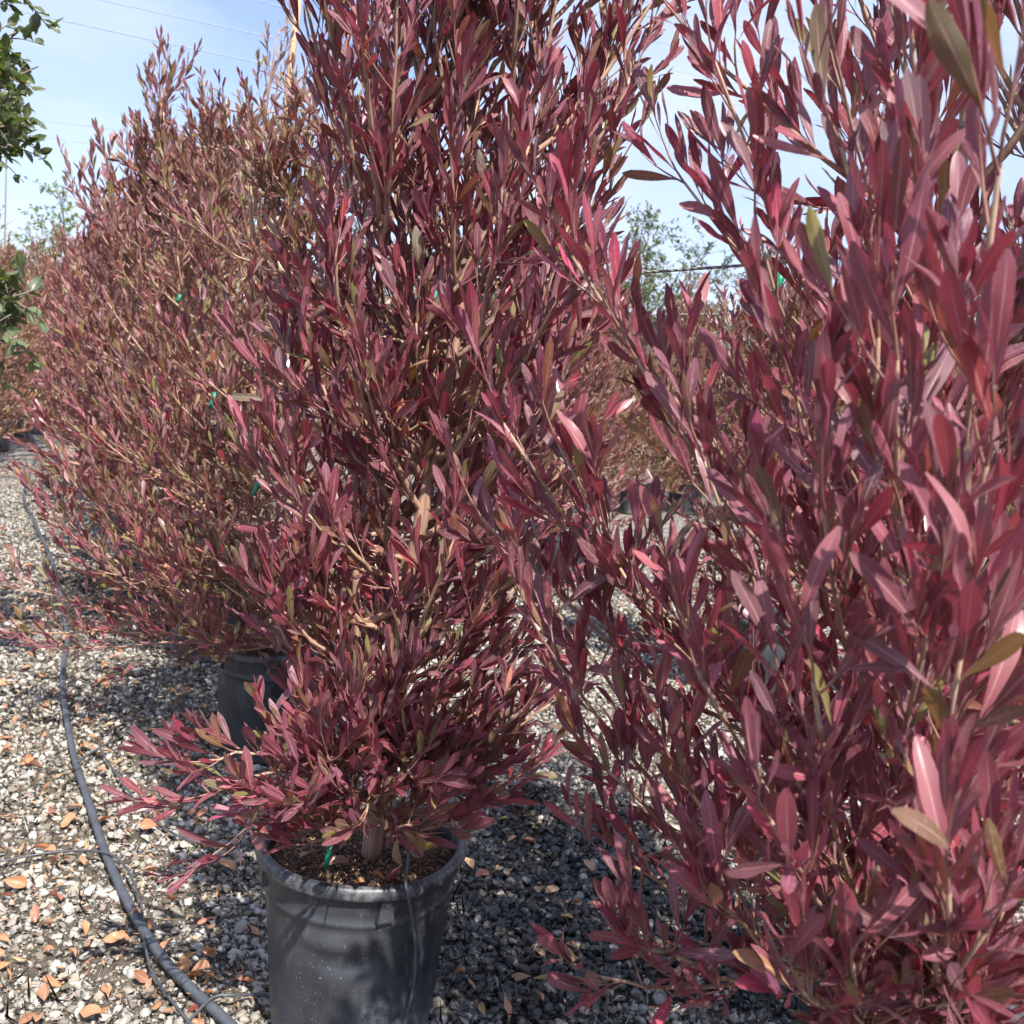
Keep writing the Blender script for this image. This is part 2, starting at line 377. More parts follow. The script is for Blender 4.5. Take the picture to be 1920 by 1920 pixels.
def water_material():
    mt, n, o = newmat('puddle_water')
    pos = N(n, 'ShaderNodeNewGeometry').outputs['Position']
    fr = N(n, 'ShaderNodeFresnel'); fr.inputs['IOR'].default_value = 1.33
    bp = bump(n, noise(n, 22, 3, 0.5, pos), 0.12, 0.01); L(n, bp, fr.inputs['Normal'])
    tr = N(n, 'ShaderNodeBsdfTransparent'); tr.inputs['Color'].default_value = (0.82, 0.86, 0.9, 1)
    gl = N(n, 'ShaderNodeBsdfGlossy'); gl.inputs['Roughness'].default_value = 0.03; L(n, bp, gl.inputs['Normal'])
    ms = N(n, 'ShaderNodeMixShader'); L(n, fr.outputs[0], ms.inputs[0]); L(n, tr.outputs[0], ms.inputs[1]); L(n, gl.outputs[0], ms.inputs[2])
    L(n, ms.outputs[0], o.inputs[0])
    return mt
M['water'] = water_material()

# ------------------------------------------------------------------ setting: ground, pebbles, puddle
def build_ground():
    S = 400.0
    V = np.array(((-S, -S, 0), (S, -S, 0), (S, S, 0), (-S, S, 0)), float)
    g = link('ground', mesh_np('ground', V, np.array(((0, 1, 2, 3),)), M['ground'], False))
    tag(g, 'dark soil and pale gravel floor of the nursery yard', kind='structure')
    # pebble shapes
    src = bpy.data.collections.new('pebble_shapes')
    shapes = []
    for i in range(10):
        b = bmesh.new()
        ax = (1.0, random.uniform(0.65, 0.95), random.uniform(0.42, 0.68))
        for k in range(15):
            v = Vector((random.gauss(0, 1), random.gauss(0, 1), random.gauss(0, 1))).normalized()
            b.verts.new((v.x * ax[0], v.y * ax[1], v.z * ax[2]))
        r = bmesh.ops.convex_hull(b, input=b.verts[:])
        bmesh.ops.delete(b, geom=[v for v in b.verts if not v.link_faces], context='VERTS')
        bmesh.ops.bevel(b, geom=b.edges[:], offset=0.13, segments=1, affect='EDGES', profile=0.5)
        me = bpy.data.meshes.new('pebble'); b.to_mesh(me); b.free()
        me.polygons.foreach_set('use_smooth', [True] * len(me.polygons)); me.materials.append(M['pebble'])
        shapes.append(me)
        o = bpy.data.objects.new('pebble_shape_%d' % i, me); src.objects.link(o)
    # positions: jittered grid over the visible wedge
    s = 0.0225
    pts = []
    ys = np.arange(1.35, 9.7, s)
    for y in ys:
        hw0, hw1 = -0.72 * y - 0.35, 0.62 * y + 0.35
        xs = np.arange(hw0, hw1, s)
        if y > 5: xs = xs[rng.random(len(xs)) < 0.85]
        pts.append(np.stack([xs, np.full(len(xs), y)], 1))
    pts = np.concatenate(pts)
    pts += rng.normal(0, 0.0075, pts.shape)
    # patches where dirt shows through
    def vn(p, f, sd):
        q = p * f; r_ = np.random.default_rng(sd); T = r_.random((256, 256))
        i = np.floor(q).astype(int); fr = q - i; fr = fr * fr * (3 - 2 * fr)
        g_ = lambda a, b_: T[(i[:, 0] + a) % 256, (i[:, 1] + b_) % 256]
        return (g_(0, 0) * (1 - fr[:, 0]) + g_(1, 0) * fr[:, 0]) * (1 - fr[:, 1]) + (g_(0, 1) * (1 - fr[:, 0]) + g_(1, 1) * fr[:, 0]) * fr[:, 1]
    bare = vn(pts + 50, 4.0, 1) * 0.6 + vn(pts + 50, 11.0, 2) * 0.4
    inp = ((pts[:, 0] - PUD[0][0]) / (PUD[1][0] * 1.3)) ** 2 + ((pts[:, 1] - PUD[0][1]) / (PUD[1][1] * 1.3)) ** 2 < 1
    bare = np.where(inp, 0.3, bare)
    pts = pts[rng.random(len(pts)) > np.clip((bare - 0.52) * 2.2, 0.03, 0.5)]
    inp = ((pts[:, 0] - PUD[0][0]) / (PUD[1][0] * 1.3)) ** 2 + ((pts[:, 1] - PUD[0][1]) / (PUD[1][1] * 1.3)) ** 2 < 1
    pts = np.concatenate([pts, pts[inp] + rng.normal(0, 0.011, (int(inp.sum()), 2))])
    n0 = len(pts); nf = 60000
    fy = 1.4 + 5.2 * rng.random(nf) ** 1.2; fx = fy * rng.uniform(-0.62, 0.56, nf)
    pts = np.concatenate([pts, np.stack([fx, fy], 1)])
    n = len(pts)
    size = np.clip(rng.lognormal(math.log(0.0138), 0.32, n), 0.007, 0.0235); size[n0:] = rng.uniform(0.0025, 0.0068, nf)
    z = size * rng.uniform(0.05, 0.5, n)
    rot = np.stack([rng.normal(0, 0.35, n), rng.normal(0, 0.35, n), rng.uniform(0, 6.283, n)], 1)
    scl = size[:, None] * rng.uniform(0.85, 1.2, (n, 3))
    vi = rng.integers(0, 10, n)
    loc = np.column_stack([pts, z])
    px, py, dd = project(loc)
    vis = (px > 0) & (px < 1920) & (py > 1380) & (py < 1935) & ((px < 510) | (px > 830))
    score = np.where(vis, size / dd, 0)
    hero = np.argsort(-score)[:300]
    for i in hero:
        o = link('pebble', shapes[vi[i]], g, loc[i]); o.rotation_euler = rot[i]; o.scale = scl[i]
    keep = np.ones(n, bool); keep[hero] = False
    me = bpy.data.meshes.new('gravel'); k = int(keep.sum())
    me.vertices.add(k); me.vertices.foreach_set('co', loc[keep].astype(np.float32).ravel())
    a = me.attributes.new('rot', 'FLOAT_VECTOR', 'POINT'); a.data.foreach_set('vector', rot[keep].astype(np.float32).ravel())
    a = me.attributes.new('scl', 'FLOAT_VECTOR', 'POINT'); a.data.foreach_set('vector', scl[keep].astype(np.float32).ravel())
    a = me.attributes.new('vi', 'INT', 'POINT'); a.data.foreach_set('value', vi[keep].astype(np.int32))
    me.materials.append(M['pebble'])
    go = link('gravel', me); tag(go, 'loose pale grey gravel stones covering the yard floor', 'gravel', kind='stuff')
    ng = bpy.data.node_groups.new('scatter_gravel', 'GeometryNodeTree')
    ng.interface.new_socket('Geometry', in_out='INPUT', socket_type='NodeSocketGeometry')
    ng.interface.new_socket('Geometry', in_out='OUTPUT', socket_type='NodeSocketGeometry')
    gi = ng.nodes.new('NodeGroupInput'); gout = ng.nodes.new('NodeGroupOutput')
    mtp = ng.nodes.new('GeometryNodeMeshToPoints'); iop = ng.nodes.new('GeometryNodeInstanceOnPoints')
    ci = ng.nodes.new('GeometryNodeCollectionInfo'); ci.inputs['Collection'].default_value = src
    ci.inputs['Separate Children'].default_value = True; ci.inputs['Reset Children'].default_value = True
    iop.inputs['Pick Instance'].default_value = True
    def at(nm, dt):
        q = ng.nodes.new('GeometryNodeInputNamedAttribute'); q.data_type = dt; q.inputs['Name'].default_value = nm
        return [s_ for s_ in q.outputs if s_.enabled and s_.name == 'Attribute'][0]
    e2r = ng.nodes.new('FunctionNodeEulerToRotation')
    lk = ng.links.new
    lk(gi.outputs[0], mtp.inputs['Mesh']); lk(mtp.outputs[0], iop.inputs['Points']); lk(ci.outputs[0], iop.inputs['Instance'])
    lk(at('rot', 'FLOAT_VECTOR'), e2r.inputs[0]); lk(e2r.outputs[0], iop.inputs['Rotation'])
    lk(at('scl', 'FLOAT_VECTOR'), iop.inputs['Scale']); lk(at('vi', 'INT'), iop.inputs['Instance Index'])
    lk(iop.outputs[0], gout.inputs[0])
    md = go.modifiers.new('scatter', 'NODES'); md.node_group = ng
    # puddle
    ring = []
    for k in range(72):
        a = k / 72 * 2 * math.pi
        rr = 1 + 0.13 * math.sin(3 * a + 1) + 0.10 * math.sin(5 * a) + 0.06 * math.sin(11 * a + 2)
        ring.append((PUD[0][0] + PUD[1][0] * rr * math.cos(a), PUD[0][1] + PUD[1][1] * rr * math.sin(a), 0.0068))
    V = np.array([(PUD[0][0], PUD[0][1], 0.0068)] + ring)
    F = np.array([(0, 1 + k, 1 + (k + 1) % 72) for k in range(72)])
    pu = link('puddle', mesh_np('puddle', V, F, M['water'], False))
    tag(pu, 'shallow puddle of clear water over dark wet gravel', kind='structure')
build_ground()

# ------------------------------------------------------------------ leaves
def leaf_batch(pos, ax, nr, Ln, Wd, nt=7, ns=3, curl=None, fold=None, shape='obl', twist=None, seed=0):
    """pos, ax, nr (N,3): base, axis, upper normal. returns V (N,nv,3), F template, UV template"""
    r = np.random.default_rng(seed)
    Nn = len(pos)
    t = np.linspace(0, 1, nt); s = np.linspace(-1, 1, ns)
    t = t ** 0.9 if nt > 5 else t
    T, S = np.meshgrid(t, s, indexing='ij'); T = T.ravel(); S = S.ravel()
    if shape == 'obl':
        wd = np.interp(T, [0, .10, .22, .36, .50, .64, .76, .86, .94, .98, 1.0], [.07, .10, .34, .66, .90, 1.0, .99, .87, .63, .42, .20])
    else:
        wd = np.sin(np.pi * np.clip(T, 0, 1) ** 0.85) ** 0.75; wd = np.maximum(wd, 0.04)
    if curl is None: curl = r.normal(0.02, 0.12, Nn)
    if fold is None: fold = r.uniform(0.05, 0.45, Nn)
    if twist is None: twist = r.normal(0, 0.5, Nn)
    ph = r.uniform(0, 6.28, Nn)
    bi = np.cross(nr, ax)
    wob = r.uniform(0.0, 0.10, Nn)
    x = S[None] * wd[None] * Wd[:, None] * 0.5
    y = T[None] * Ln[:, None]
    zc = curl[:, None] * Ln[:, None] * T[None] ** 2 + 0.05 * Ln[:, None] * np.sin(3 * T[None] + ph[:, None]) * wob[:, None] * 6
    z = fold[:, None] * np.abs(x) + wob[:, None] * Wd[:, None] * np.abs(S[None]) * np.sin(14 * T[None] + ph[:, None] + 2.2 * S[None]) * wd[None]
    an = twist[:, None] * T[None]
    x2 = x * np.cos(an) - z * np.sin(an); z2 = x * np.sin(an) + z * np.cos(an) + zc
    V = pos[:, None] + y[..., None] * ax[:, None] + x2[..., None] * bi[:, None] + z2[..., None] * nr[:, None]
    idx = np.arange(nt * ns).reshape(nt, ns)
    F = np.stack([idx[:-1, :-1], idx[:-1, 1:], idx[1:, 1:], idx[1:, :-1]], -1).reshape(-1, 4)
    UV = np.stack([S * 0.5 + 0.5, T], 1)
    return V, F, UV
def leaves_mesh(name, lf, sel, nt, ns, mat, shape='obl', seed=0):
    V, F, UV = leaf_batch(lf['pos'][sel], lf['ax'][sel], lf['nr'][sel], lf['L'][sel], lf['W'][sel], nt, ns, lf['curl'][sel], lf['fold'][sel], shape, None, seed)
    n_, nv = V.shape[:2]
    Fa = (F[None] + (np.arange(n_) * nv)[:, None, None]).reshape(-1, 4)
    tint = np.repeat(lf['tint'][sel], nv, 0)
    return mesh_np(name, V.reshape(-1, 3), Fa, mat, True, tint, np.tile(UV, (n_, 1)))
def unit(v): return v / (np.linalg.norm(v, axis=-1, keepdims=True) + 1e-9)

PAL_RED = np.array((1.62, 1.42, 1.85)) * np.array([(0.150, 0.020, 0.034), (0.115, 0.018, 0.032), (0.185, 0.022, 0.038), (0.095, 0.021, 0.036), (0.135, 0.030, 0.046), (0.165, 0.032, 0.036), (0.080, 0.020, 0.028)])
PAL_OLV = 1.55 * np.array([(0.105, 0.070, 0.020), (0.080, 0.075, 0.018), (0.135, 0.060, 0.022), (0.060, 0.070, 0.016), (0.16, 0.10, 0.03), (0.09, 0.045, 0.028)])

PAL_DULL = 1.3 * np.array([(0.17, 0.052, 0.055), (0.135, 0.058, 0.048), (0.20, 0.050, 0.055), (0.12, 0.045, 0.05), (0.15, 0.07, 0.045), (0.22, 0.035, 0.045), (0.11, 0.05, 0.04)])
def grow(seed, H, env, trunks, nprim, tips=(), leafL=(0.062, 0.092), spacing=0.016, sec_gap=0.042, olive=0.12, base=(0, 0, 0), inc=(70, 24), sec_len=(0.10, 0.26), low=0.02, wide=0.215, cone=0.0, term=(0.12, 0.22), lead=0.24, skip=None, tip_gap=None, pal=None):
    """a staked purple hopbush. local coordinates, soil at z=0.  trunks: list of (points, r0, r1)
    env(h, az) radius; tips: explicit branch ends in local coordinates"""
    r = np.random.default_rng(seed)
    TR = [(smooth_line(p, sub=10), a, b) for p, a, b in trunks]
    prim = []
    def trunk_at(h, which):
        C = TR[which][0]; zz = np.minimum(h, C[-1, 2] * 0.98)
        i = int(np.argmin(np.abs(C[:, 2] - zz))); return C[i], i / (len(C) - 1)
    def bez(p0, p1, p2, n=12):
        t = np.linspace(0, 1, n)[:, None]
        return (1 - t) ** 2 * p0 + 2 * t * (1 - t) * p1 + t * t * p2
    for i in range(nprim):
        fr = low + (0.93 - low) * ((i + r.random()) / nprim)
        h = H * fr * 0.93
        tr = int(r.integers(len(TR))); p0, tf = trunk_at(h, tr)
        az = (i * 2.39996 + r.normal(0, 0.4)) % (2 * math.pi)
        if skip and skip(h, az): continue
        rad = np.array((math.cos(az), math.sin(az), 0))
        ic = R(inc[0] + (inc[1] - inc[0]) * fr ** 0.8) + r.normal(0, 0.12)
        hh = h + 0.25
        Rl = env(min(hh / H, 1), az) * r.uniform(0.72, 1.08)
        rise = Rl / max(math.tan(ic), 0.25)
        rmax = max(0.10, min(H * (1.0 - cone * Rl / 0.5) - h, 0.75))
        if rise > rmax: Rl *= max(0.3, rmax / rise); rise = rmax
        cx = np.array((0, 0, 0.0))
        p2 = p0 + rad * Rl + np.array((0, 0, rise)) + r.normal(0, 0.03, 3)
        p1 = p0 + rad * Rl * 0.62 + np.array((0, 0, rise * 0.30))
        C = bez(p0, p1, p2); C[1:] += np.cumsum(r.normal(0, 0.0035, (len(C) - 1, 3)), 0)
        prim.append((C, 0.0055 + 0.006 * (1 - fr) * r.random()))
    for tp in tips:
        tp = np.array(tp, float)
        hor = tp[:2] ; h = max(0.04, tp[2] - r.uniform(0.55, 0.85) * np.linalg.norm(hor) * (0.9 if tp[2] > 0.3 else 0.4))
        p0, tf = trunk_at(h, int(r.integers(len(TR))))
        dv = tp - p0
        p1 = p0 + np.array((dv[0] * 0.6, dv[1] * 0.6, dv[2] * 0.28))
        C = bez(p0, p1, tp); C[1:] += np.cumsum(r.normal(0, 0.004, (len(C) - 1, 3)), 0)
        prim.append((C, r.uniform(0.0050, 0.0068)))
    ntip0 = len(prim) - len(tips)
    # secondary twigs
    tw = []; tl = []
    def twig(p, d, length, n=6):
        C = np.zeros((n, 3)); C[0] = p; st = length / (n - 1); q = d.copy()
        for k in range(1, n):
            q = q + np.array((0, 0, 0.10)) + r.normal(0, 0.07, 3); q /= np.linalg.norm(q)
            C[k] = C[k - 1] + q * st
        return C
    for ip, (C, r0) in enumerate(prim):
        gap_ = sec_gap if ip < ntip0 or not tip_gap else tip_gap
        seg = np.linalg.norm(np.diff(C, axis=0), axis=1); ln = seg.sum(); cum = np.concatenate([[0], np.cumsum(seg)])
        s = ln * 0.18; a = r.uniform(0, 6.28)
        while s < ln:
            i = min(np.searchsorted(cum, s), len(C) - 1); i = max(i, 1)
            f = (s - cum[i - 1]) / (seg[i - 1] + 1e-9); p = C[i - 1] * (1 - f) + C[i] * f
            tg = unit(C[i] - C[i - 1])
            a += 2.39996
            e1 = unit(np.cross(tg, (0.3, 0.2, 1.0))); e2 = np.cross(tg, e1)
            an = r.uniform(0.45, 0.95)
            d = unit(tg * math.cos(an) + (e1 * math.cos(a) + e2 * math.sin(a)) * math.sin(an) + np.array((0, 0, 0.25)))
            le = r.uniform(*sec_len) * (1.1 - 0.45 * s / ln)
            tw.append(twig(p, d, le)); tl.append(le)
            s += gap_ * r.uniform(0.6, 1.5)
        e = unit(C[-1] - C[-2])
        le = r.uniform(*term); tw.append(twig(C[-1], e, le)); tl.append(le)
        e = unit(e + r.normal(0, 0.35, 3)); tw.append(twig(C[-2], e, le * 0.8)); tl.append(le * 0.8)
    for C, a_, b_ in TR:      # leader twigs
        for k in range(6):
            i = len(C) - 1 - int(r.integers(0, max(2, len(C) // 5))); e = unit(np.array((r.normal(0, 0.3), r.normal(0, 0.3), 1)))
            le = lead * r.uniform(0.7, 1.2); tw.append(twig(C[i], e, le)); tl.append(le)
    TW = np.array(tw); tl = np.array(tl)
    # leaves
    pos = []; ax = []; nr = []; Ln = []
    for C, le in zip(TW, tl):
        n_ = max(4, int(le / spacing)); a = r.uniform(0, 6.28)
        for k in range(n_ + 3):
            u = 0.12 + 0.88 * min(1, k / n_) * (1 if k < n_ else 0.97)
            if u < 0.35 and r.random() < 0.45: continue
            x = u * (len(C) - 1); i = min(int(x), len(C) - 2); f = x - i
            p = C[i] * (1 - f) + C[i + 1] * f; tg = unit(C[i + 1] - C[i])
            a += 2.39996 + r.normal(0, 0.25)
            e1 = unit(np.cross(tg, (0.25, 0.3, 1.0))); e2 = np.cross(tg, e1)
            an = r.uniform(0.22, 0.68) if k < n_ else r.uniform(0.05, 0.3)
            rd = e1 * math.cos(a) + e2 * math.sin(a)
            d = unit(tg * math.cos(an) + rd * math.sin(an) + np.array((0, 0, 0.22)))
            up_ = tg * math.sin(an) - rd * math.cos(an)
            up_ = up_ - d * (up_ @ d); up_ = unit(up_ + 1e-4)
            tws = r.normal(0, 0.7); up_ = up_ * math.cos(tws) + np.cross(d, up_) * math.sin(tws)
            pos.append(p); ax.append(d); nr.append(up_)
            Ln.append(r.uniform(*leafL) * (0.6 + 0.4 * min(1, (1.25 - u) * 2.0)) * (1.0 if r.random() > 0.22 else r.uniform(0.4, 0.8)))
    pos = np.array(pos); ax = np.array(ax); nr = np.array(nr); Ln = np.array(Ln); n_ = len(pos)
    # colours: younger outer leaves burgundy, old inner ones olive
    axis = np.array([np.mean([np.interp(h, C[:, 2], C[:, j]) for C, _, _ in TR], 0) if False else TR[0][0][np.argmin(np.abs(TR[0][0][:, 2] - h))][j] for h in (0,) for j in (0, 1)])
    cen = np.stack([np.interp(pos[:, 2], TR[0][0][:, 2], TR[0][0][:, j]) for j in (0, 1)], 1)
    dist = np.linalg.norm(pos[:, :2] - cen, axis=1)
    po = np.clip(olive * (1.9 - 3.0 * dist), olive * 0.45, 0.85)
    ol = r.random(n_) < po
    tint = np.where(ol[:, None], PAL_OLV[r.integers(0, len(PAL_OLV), n_)], (PAL_RED if pal is None else pal)[r.integers(0, 7, n_)])
    tint = tint * r.lognormal(-0.02, 0.34, (n_, 1)) * r.normal(1, 0.09, (n_, 3))
    hot = r.random(n_) < 0.006; tint[hot] = (0.42, 0.012, 0.02)
    grn = r.random(n_) < olive * 0.14; tint[grn] = (0.20, 0.24, 0.03)
    tint = np.clip(tint, 0.005, 0.9)
    lf = dict(pos=pos, ax=ax, nr=nr, L=Ln, W=Ln * r.normal(wide, 0.035, n_).clip(0.12, 0.30), curl=r.normal(0.03, 0.19, n_), fold=r.uniform(0.05, 0.5, n_), tint=tint)
    print('leaves', seed, n_, 'twigs', len(TW))
    return dict(trunks=TR, prim=prim, tw=TW, tl=tl, leaves=lf)

def shrub_meshes(name, gr, nt=6, ns=3, k=5, skip=None, seed=0):
    TW = gr['tw']; n_ = TW.shape[1]
    rad = np.linspace(0.0021, 0.0008, n_)[None] * np.ones((len(TW), 1)) * (0.7 + 1.6 * gr['tl'][:, None])
    V, F = tubes_np(TW, rad, k)
    tm = mesh_np(name + '_twigs', V, F, M['twig'])
    sel = np.ones(len(gr['leaves']['pos']), bool)
    if skip is not None: sel[skip] = False
    lm = leaves_mesh(name + '_foliage', gr['leaves'], np.where(sel)[0], nt, ns, M['leaf'], seed=seed)
    return tm, lm
HERO_LEAVES = {}
def hero_leaf_variants(key, mat, tints, seed, shape='obl', wide=0.178):
    out_ = []
    r = np.random.default_rng(seed)
    for i, t in enumerate(tints):
        V, F, UV = leaf_batch(np.zeros((1, 3)), np.array(((0, 1.0, 0),)), np.array(((0, 0, 1.0),)), np.array((1.0,)), np.array((wide * r.uniform(0.85, 1.15),)), 11, 5,
                              np.array((r.normal(0.04, 0.20),)), np.array((r.uniform(0.05, 0.5),)), shape, None, seed * 31 + i)
        out_.append(mesh_np('leaf', V[0], F, mat, True, np.repeat(np.array(t)[None], V.shape[1], 0), UV))
    return out_
def pick_hero(gr, base, nmax=300, margin=10):
    lf = gr['leaves']; c = lf['pos'] + lf['ax'] * lf['L'][:, None] * 0.5 + np.array(base)
    px, py, d = project(c)
    vis = (px > -margin) & (px < 1920 + margin) & (py > -margin) & (py < 1920 + margin) & (d > 0.2)
    view = unit(c - CAM); face = 0.25 + 0.75 * np.abs((lf['nr'] * view).sum(1))
    # crude occlusion: leaves in the front layer of their screen cell
    cell = (px // 26).astype(int) * 1000 + (py // 26).astype(int)
    zmin = {}
    for i in np.where(vis)[0]:
        q = cell[i]
        if q not in zmin or d[i] < zmin[q]: zmin[q] = d[i]
    front = np.array([vis[i] and d[i] <= zmin[cell[i]] + 0.03 for i in range(len(d))])
    sc_ = np.where(front, lf['L'] * lf['W'] / d ** 2 * face, 0)
    idx = np.argsort(-sc_)[:nmax]
    return idx[sc_[idx] > 0]
def place_hero(root, gr, idx, variants):
    lf = gr['leaves']; r = np.random.default_rng(5)
    vt = np.array([list(v.attributes['tint'].data[0].color)[:3] for v in variants])
    for i in idx:
        dcol = np.linalg.norm(np.log(vt) - np.log(lf['tint'][i])[None], axis=1) + r.uniform(0, 0.5, len(vt))
        o = link('leaf', variants[int(np.argmin(dcol))], root)
        a, n_ = lf['ax'][i], lf['nr'][i]; b = np.cross(a, n_)
        m_ = Matrix(((b[0], a[0], n_[0]), (b[1], a[1], n_[1]), (b[2], a[2], n_[2])))
        o.location = lf['pos'][i]; o.rotation_euler = m_.to_euler(); s = lf['L'][i]; o.scale = (s, s, s)
def build_shrub(gr, base, label, group, nhero, seed, branches=True, nt=7):
    root = empty('hopbush', base); tag(root, label, 'shrub', group)
    idx = pick_hero(gr, base, nhero) if nhero else np.array([], int)
    tm, lm = shrub_meshes('hopbush', gr, nt, 3, 5, idx, seed)
    for C, a, b in gr['trunks']:
        tube_obj('trunk', C, a, b, M['trunk'], root, 10)
    for C, r0 in gr['prim']:
        tube_obj('branch', C, r0, r0 * 0.35, M['branch'], root, 6)
    tag(link('twigs', tm, root), kind='stuff'); tag(link('foliage', lm, root), kind='stuff')
    if len(idx):
        r = np.random.default_rng(seed)
        tints = [c * f for c in PAL_RED for f in (0.85, 1.2)] + [c for c in PAL_OLV] + [np.array((0.42, 0.012, 0.02)), np.array((0.2, 0.24, 0.03))]
        place_hero(root, gr, idx, hero_leaf_variants('x', M['leaf'], tints, seed))
    return root

SOIL = 0.365
GR_ROW = 'potted purple hopbushes standing in rows on the gravel'
# row A positions (pots along the black hose)
ROWA = [(-0.25, 1.95), (-0.80, 3.40), (-1.36, 4.50), (-1.98, 5.70), (-2.63, 6.95), (-3.28, 8.2), (-3.93, 9.45), (-4.6, 10.7)]
RFG = (0.82, 1.74)
ROWC = [(1.25, 4.62), (0.38, 7.2)]

def loc_tips(base, lst):
    b = np.array((base[0], base[1], SOIL))
    return [P(x, y, d) - b for x, y, d in lst]

# front centre shrub
b1 = ROWA[0]
t1 = [([(0.02, 0, -0.02), (0.03, 0.0, 0.35), (0.075, 0.0, 0.75), (0.12, 0.03, 1.15), (0.20, 0.05, 1.55), (0.24, 0.06, 2.0)], 0.022, 0.004),
      ([(0.03, 0.01, 0.25), (0.075, 0.02, 0.55), (0.12, 0.05, 0.95), (0.10, 0.10, 1.4), (0.06, 0.10, 1.85)], 0.014, 0.003),
      ([(0.01, 0, 0.10), (-0.04, 0.0, 0.45), (-0.07, 0.03, 0.9), (-0.03, 0.05, 1.35), (0.06, 0.06, 1.75)], 0.010, 0.003)]
e1 = lambda h, az: 0.235 + 0.07 * h + 0.045 * math.cos(az) + 0.04 * math.sin(3 * az + 9 * h)
tips1 = loc_tips(b1, [(390, 1420, 1.85), (380, 1510, 1.85), (460, 1560, 1.8), (560, 1520, 1.8), (640, 1510, 1.76), (580, 1580, 1.85), (620, 1440, 1.72), (700, 1400, 1.7), (780, 1400, 1.75), (930, 1400, 1.98), (960, 1480, 2.03), (900, 1340, 1.9), (850, 1430, 1.85), (820, 1490, 1.8), (900, 1450, 1.9), (660, 1330, 1.68), (740, 1480, 1.74), (500, 1480, 1.78), (700, 1545, 1.75), (765, 1545, 1.79), (810, 1545, 1.84), (600, 1545, 1.80), (500, 900, 1.95), (480, 740, 2.0), (520, 1120, 1.85), (1050, 760, 1.95), (560, 520, 1.95), (1010, 1330, 2.0),
    (560, 860, 1.9), (560, 680, 1.95), (600, 960, 1.8), (580, 1060, 1.8), (1130, 410, 1.95), (1080, 320, 2.0), (1010, 660, 1.9), (960, 900, 2.0), (900, 1080, 1.95), (1090, 160, 2.0), (880, 60, 1.95), (780, 340, 1.85), (640, 600, 1.9), (1000, 480, 1.85), (900, 700, 1.8), (700, 760, 1.8), (960, 1200, 1.95)])
def skip1(h, az):
    left = abs(az - math.pi) < 0.9; cam_ = abs(az - 1.5 * math.pi) < 0.75
    return (h < 0.22 and left) or (0.36 < h < 0.74 and abs(az - 1.5 * math.pi) < 0.48)
g1 = grow(11, 2.05, e1, t1, 118, tips1, skip=skip1, tip_gap=0.044, wide=0.18, leafL=(0.058, 0.094), olive=0.17, inc=(64, 20), sec_gap=0.038, low=0.05, spacing=0.015, sec_len=(0.07, 0.17), term=(0.08, 0.14))
build_shrub(g1, (b1[0], b1[1], SOIL), 'burgundy hopbush in the dented pot with a drip tube over its rim', GR_ROW, 300, 21)

# big near shrub on the right
t2 = [([(0.0, 0, -0.02), (-0.02, 0.0, 0.35), (0.0, 0.0, 0.8), (0.03, -0.02, 1.3), (0.05, 0.0, 1.9), (0.06, 0, 2.3)], 0.024, 0.004),
      ([(-0.05, -0.02, -0.02), (-0.09, -0.05, 0.4), (-0.14, -0.08, 0.9), (-0.18, -0.10, 1.5), (-0.2, -0.1, 2.0)], 0.015, 0.003),
      ([(0.05, -0.03, -0.02), (0.07, -0.12, 0.45), (0.06, -0.20, 1.0), (0.05, -0.22, 1.6), (0.04, -0.22, 2.1)], 0.015, 0.003)]
e2 = lambda h, az: 0.34 + 0.06 * math.sin(3 * az) - 0.05 * h + 0.08 * math.cos(az) - 0.06 * math.sin(az)
tips2 = loc_tips(RFG, [(1075, 480, 1.2), (930, 800, 1.3), (1010, 860, 1.3), (905, 960, 1.45), (985, 1100, 1.4), (1050, 1230, 1.35), (1130, 1470, 1.35), (1170, 1590, 1.4), (1130, 1860, 1.35), (1290, 350, 1.4), (1340, 80, 1.3), (1270, 10, 1.35), (1500, 40, 1.15), (1590, 640, 0.9), (1710, 720, 0.8), (1490, 720, 0.95),
    (1310, 1280, 1.0), (1690, 1150, 0.78), (1570, 1320, 0.82), (1750, 1620, 0.75), (1420, 1540, 0.9), (1510, 1820, 0.92), (1850, 330, 0.72), (1880, 950, 0.75), (1800, 1260, 0.75), (1270, 1130, 1.2), (1160, 1100, 1.35), (1200, 660, 1.25), (1400, 450, 1.15), (1560, 260, 1.0), (1700, 120, 0.95), (1620, 980, 0.85), (1440, 1050, 1.0), (1260, 1450, 1.2), (1350, 1700, 1.1), (1650, 1800, 0.85), (1850, 1780, 0.8), (1330, 860, 1.15), (1740, 420, 0.9), (1220, 1750, 1.25), (1480, 1450, 1.0), (1800, 1850, 1.0), (1900, 1700, 0.95), (1700, 1900, 1.05), (1890, 1880, 1.0), (1780, 1720, 0.95), (1600, 1880, 1.05)])
g2 = grow(23, 2.3, e2, t2, 76, tips2, skip=lambda h, az: h < 0.75 and abs(az - math.pi) < 0.7, tip_gap=0.054, wide=0.178, olive=0.18, inc=(58, 22), leafL=(0.062, 0.104), sec_gap=0.045, spacing=0.017, sec_len=(0.07, 0.17), term=(0.07, 0.12))
build_shrub(g2, (RFG[0], RFG[1], SOIL), 'broad burgundy hopbush whose long leafy branches arch over the puddle', GR_ROW, 300, 22, nt=9)

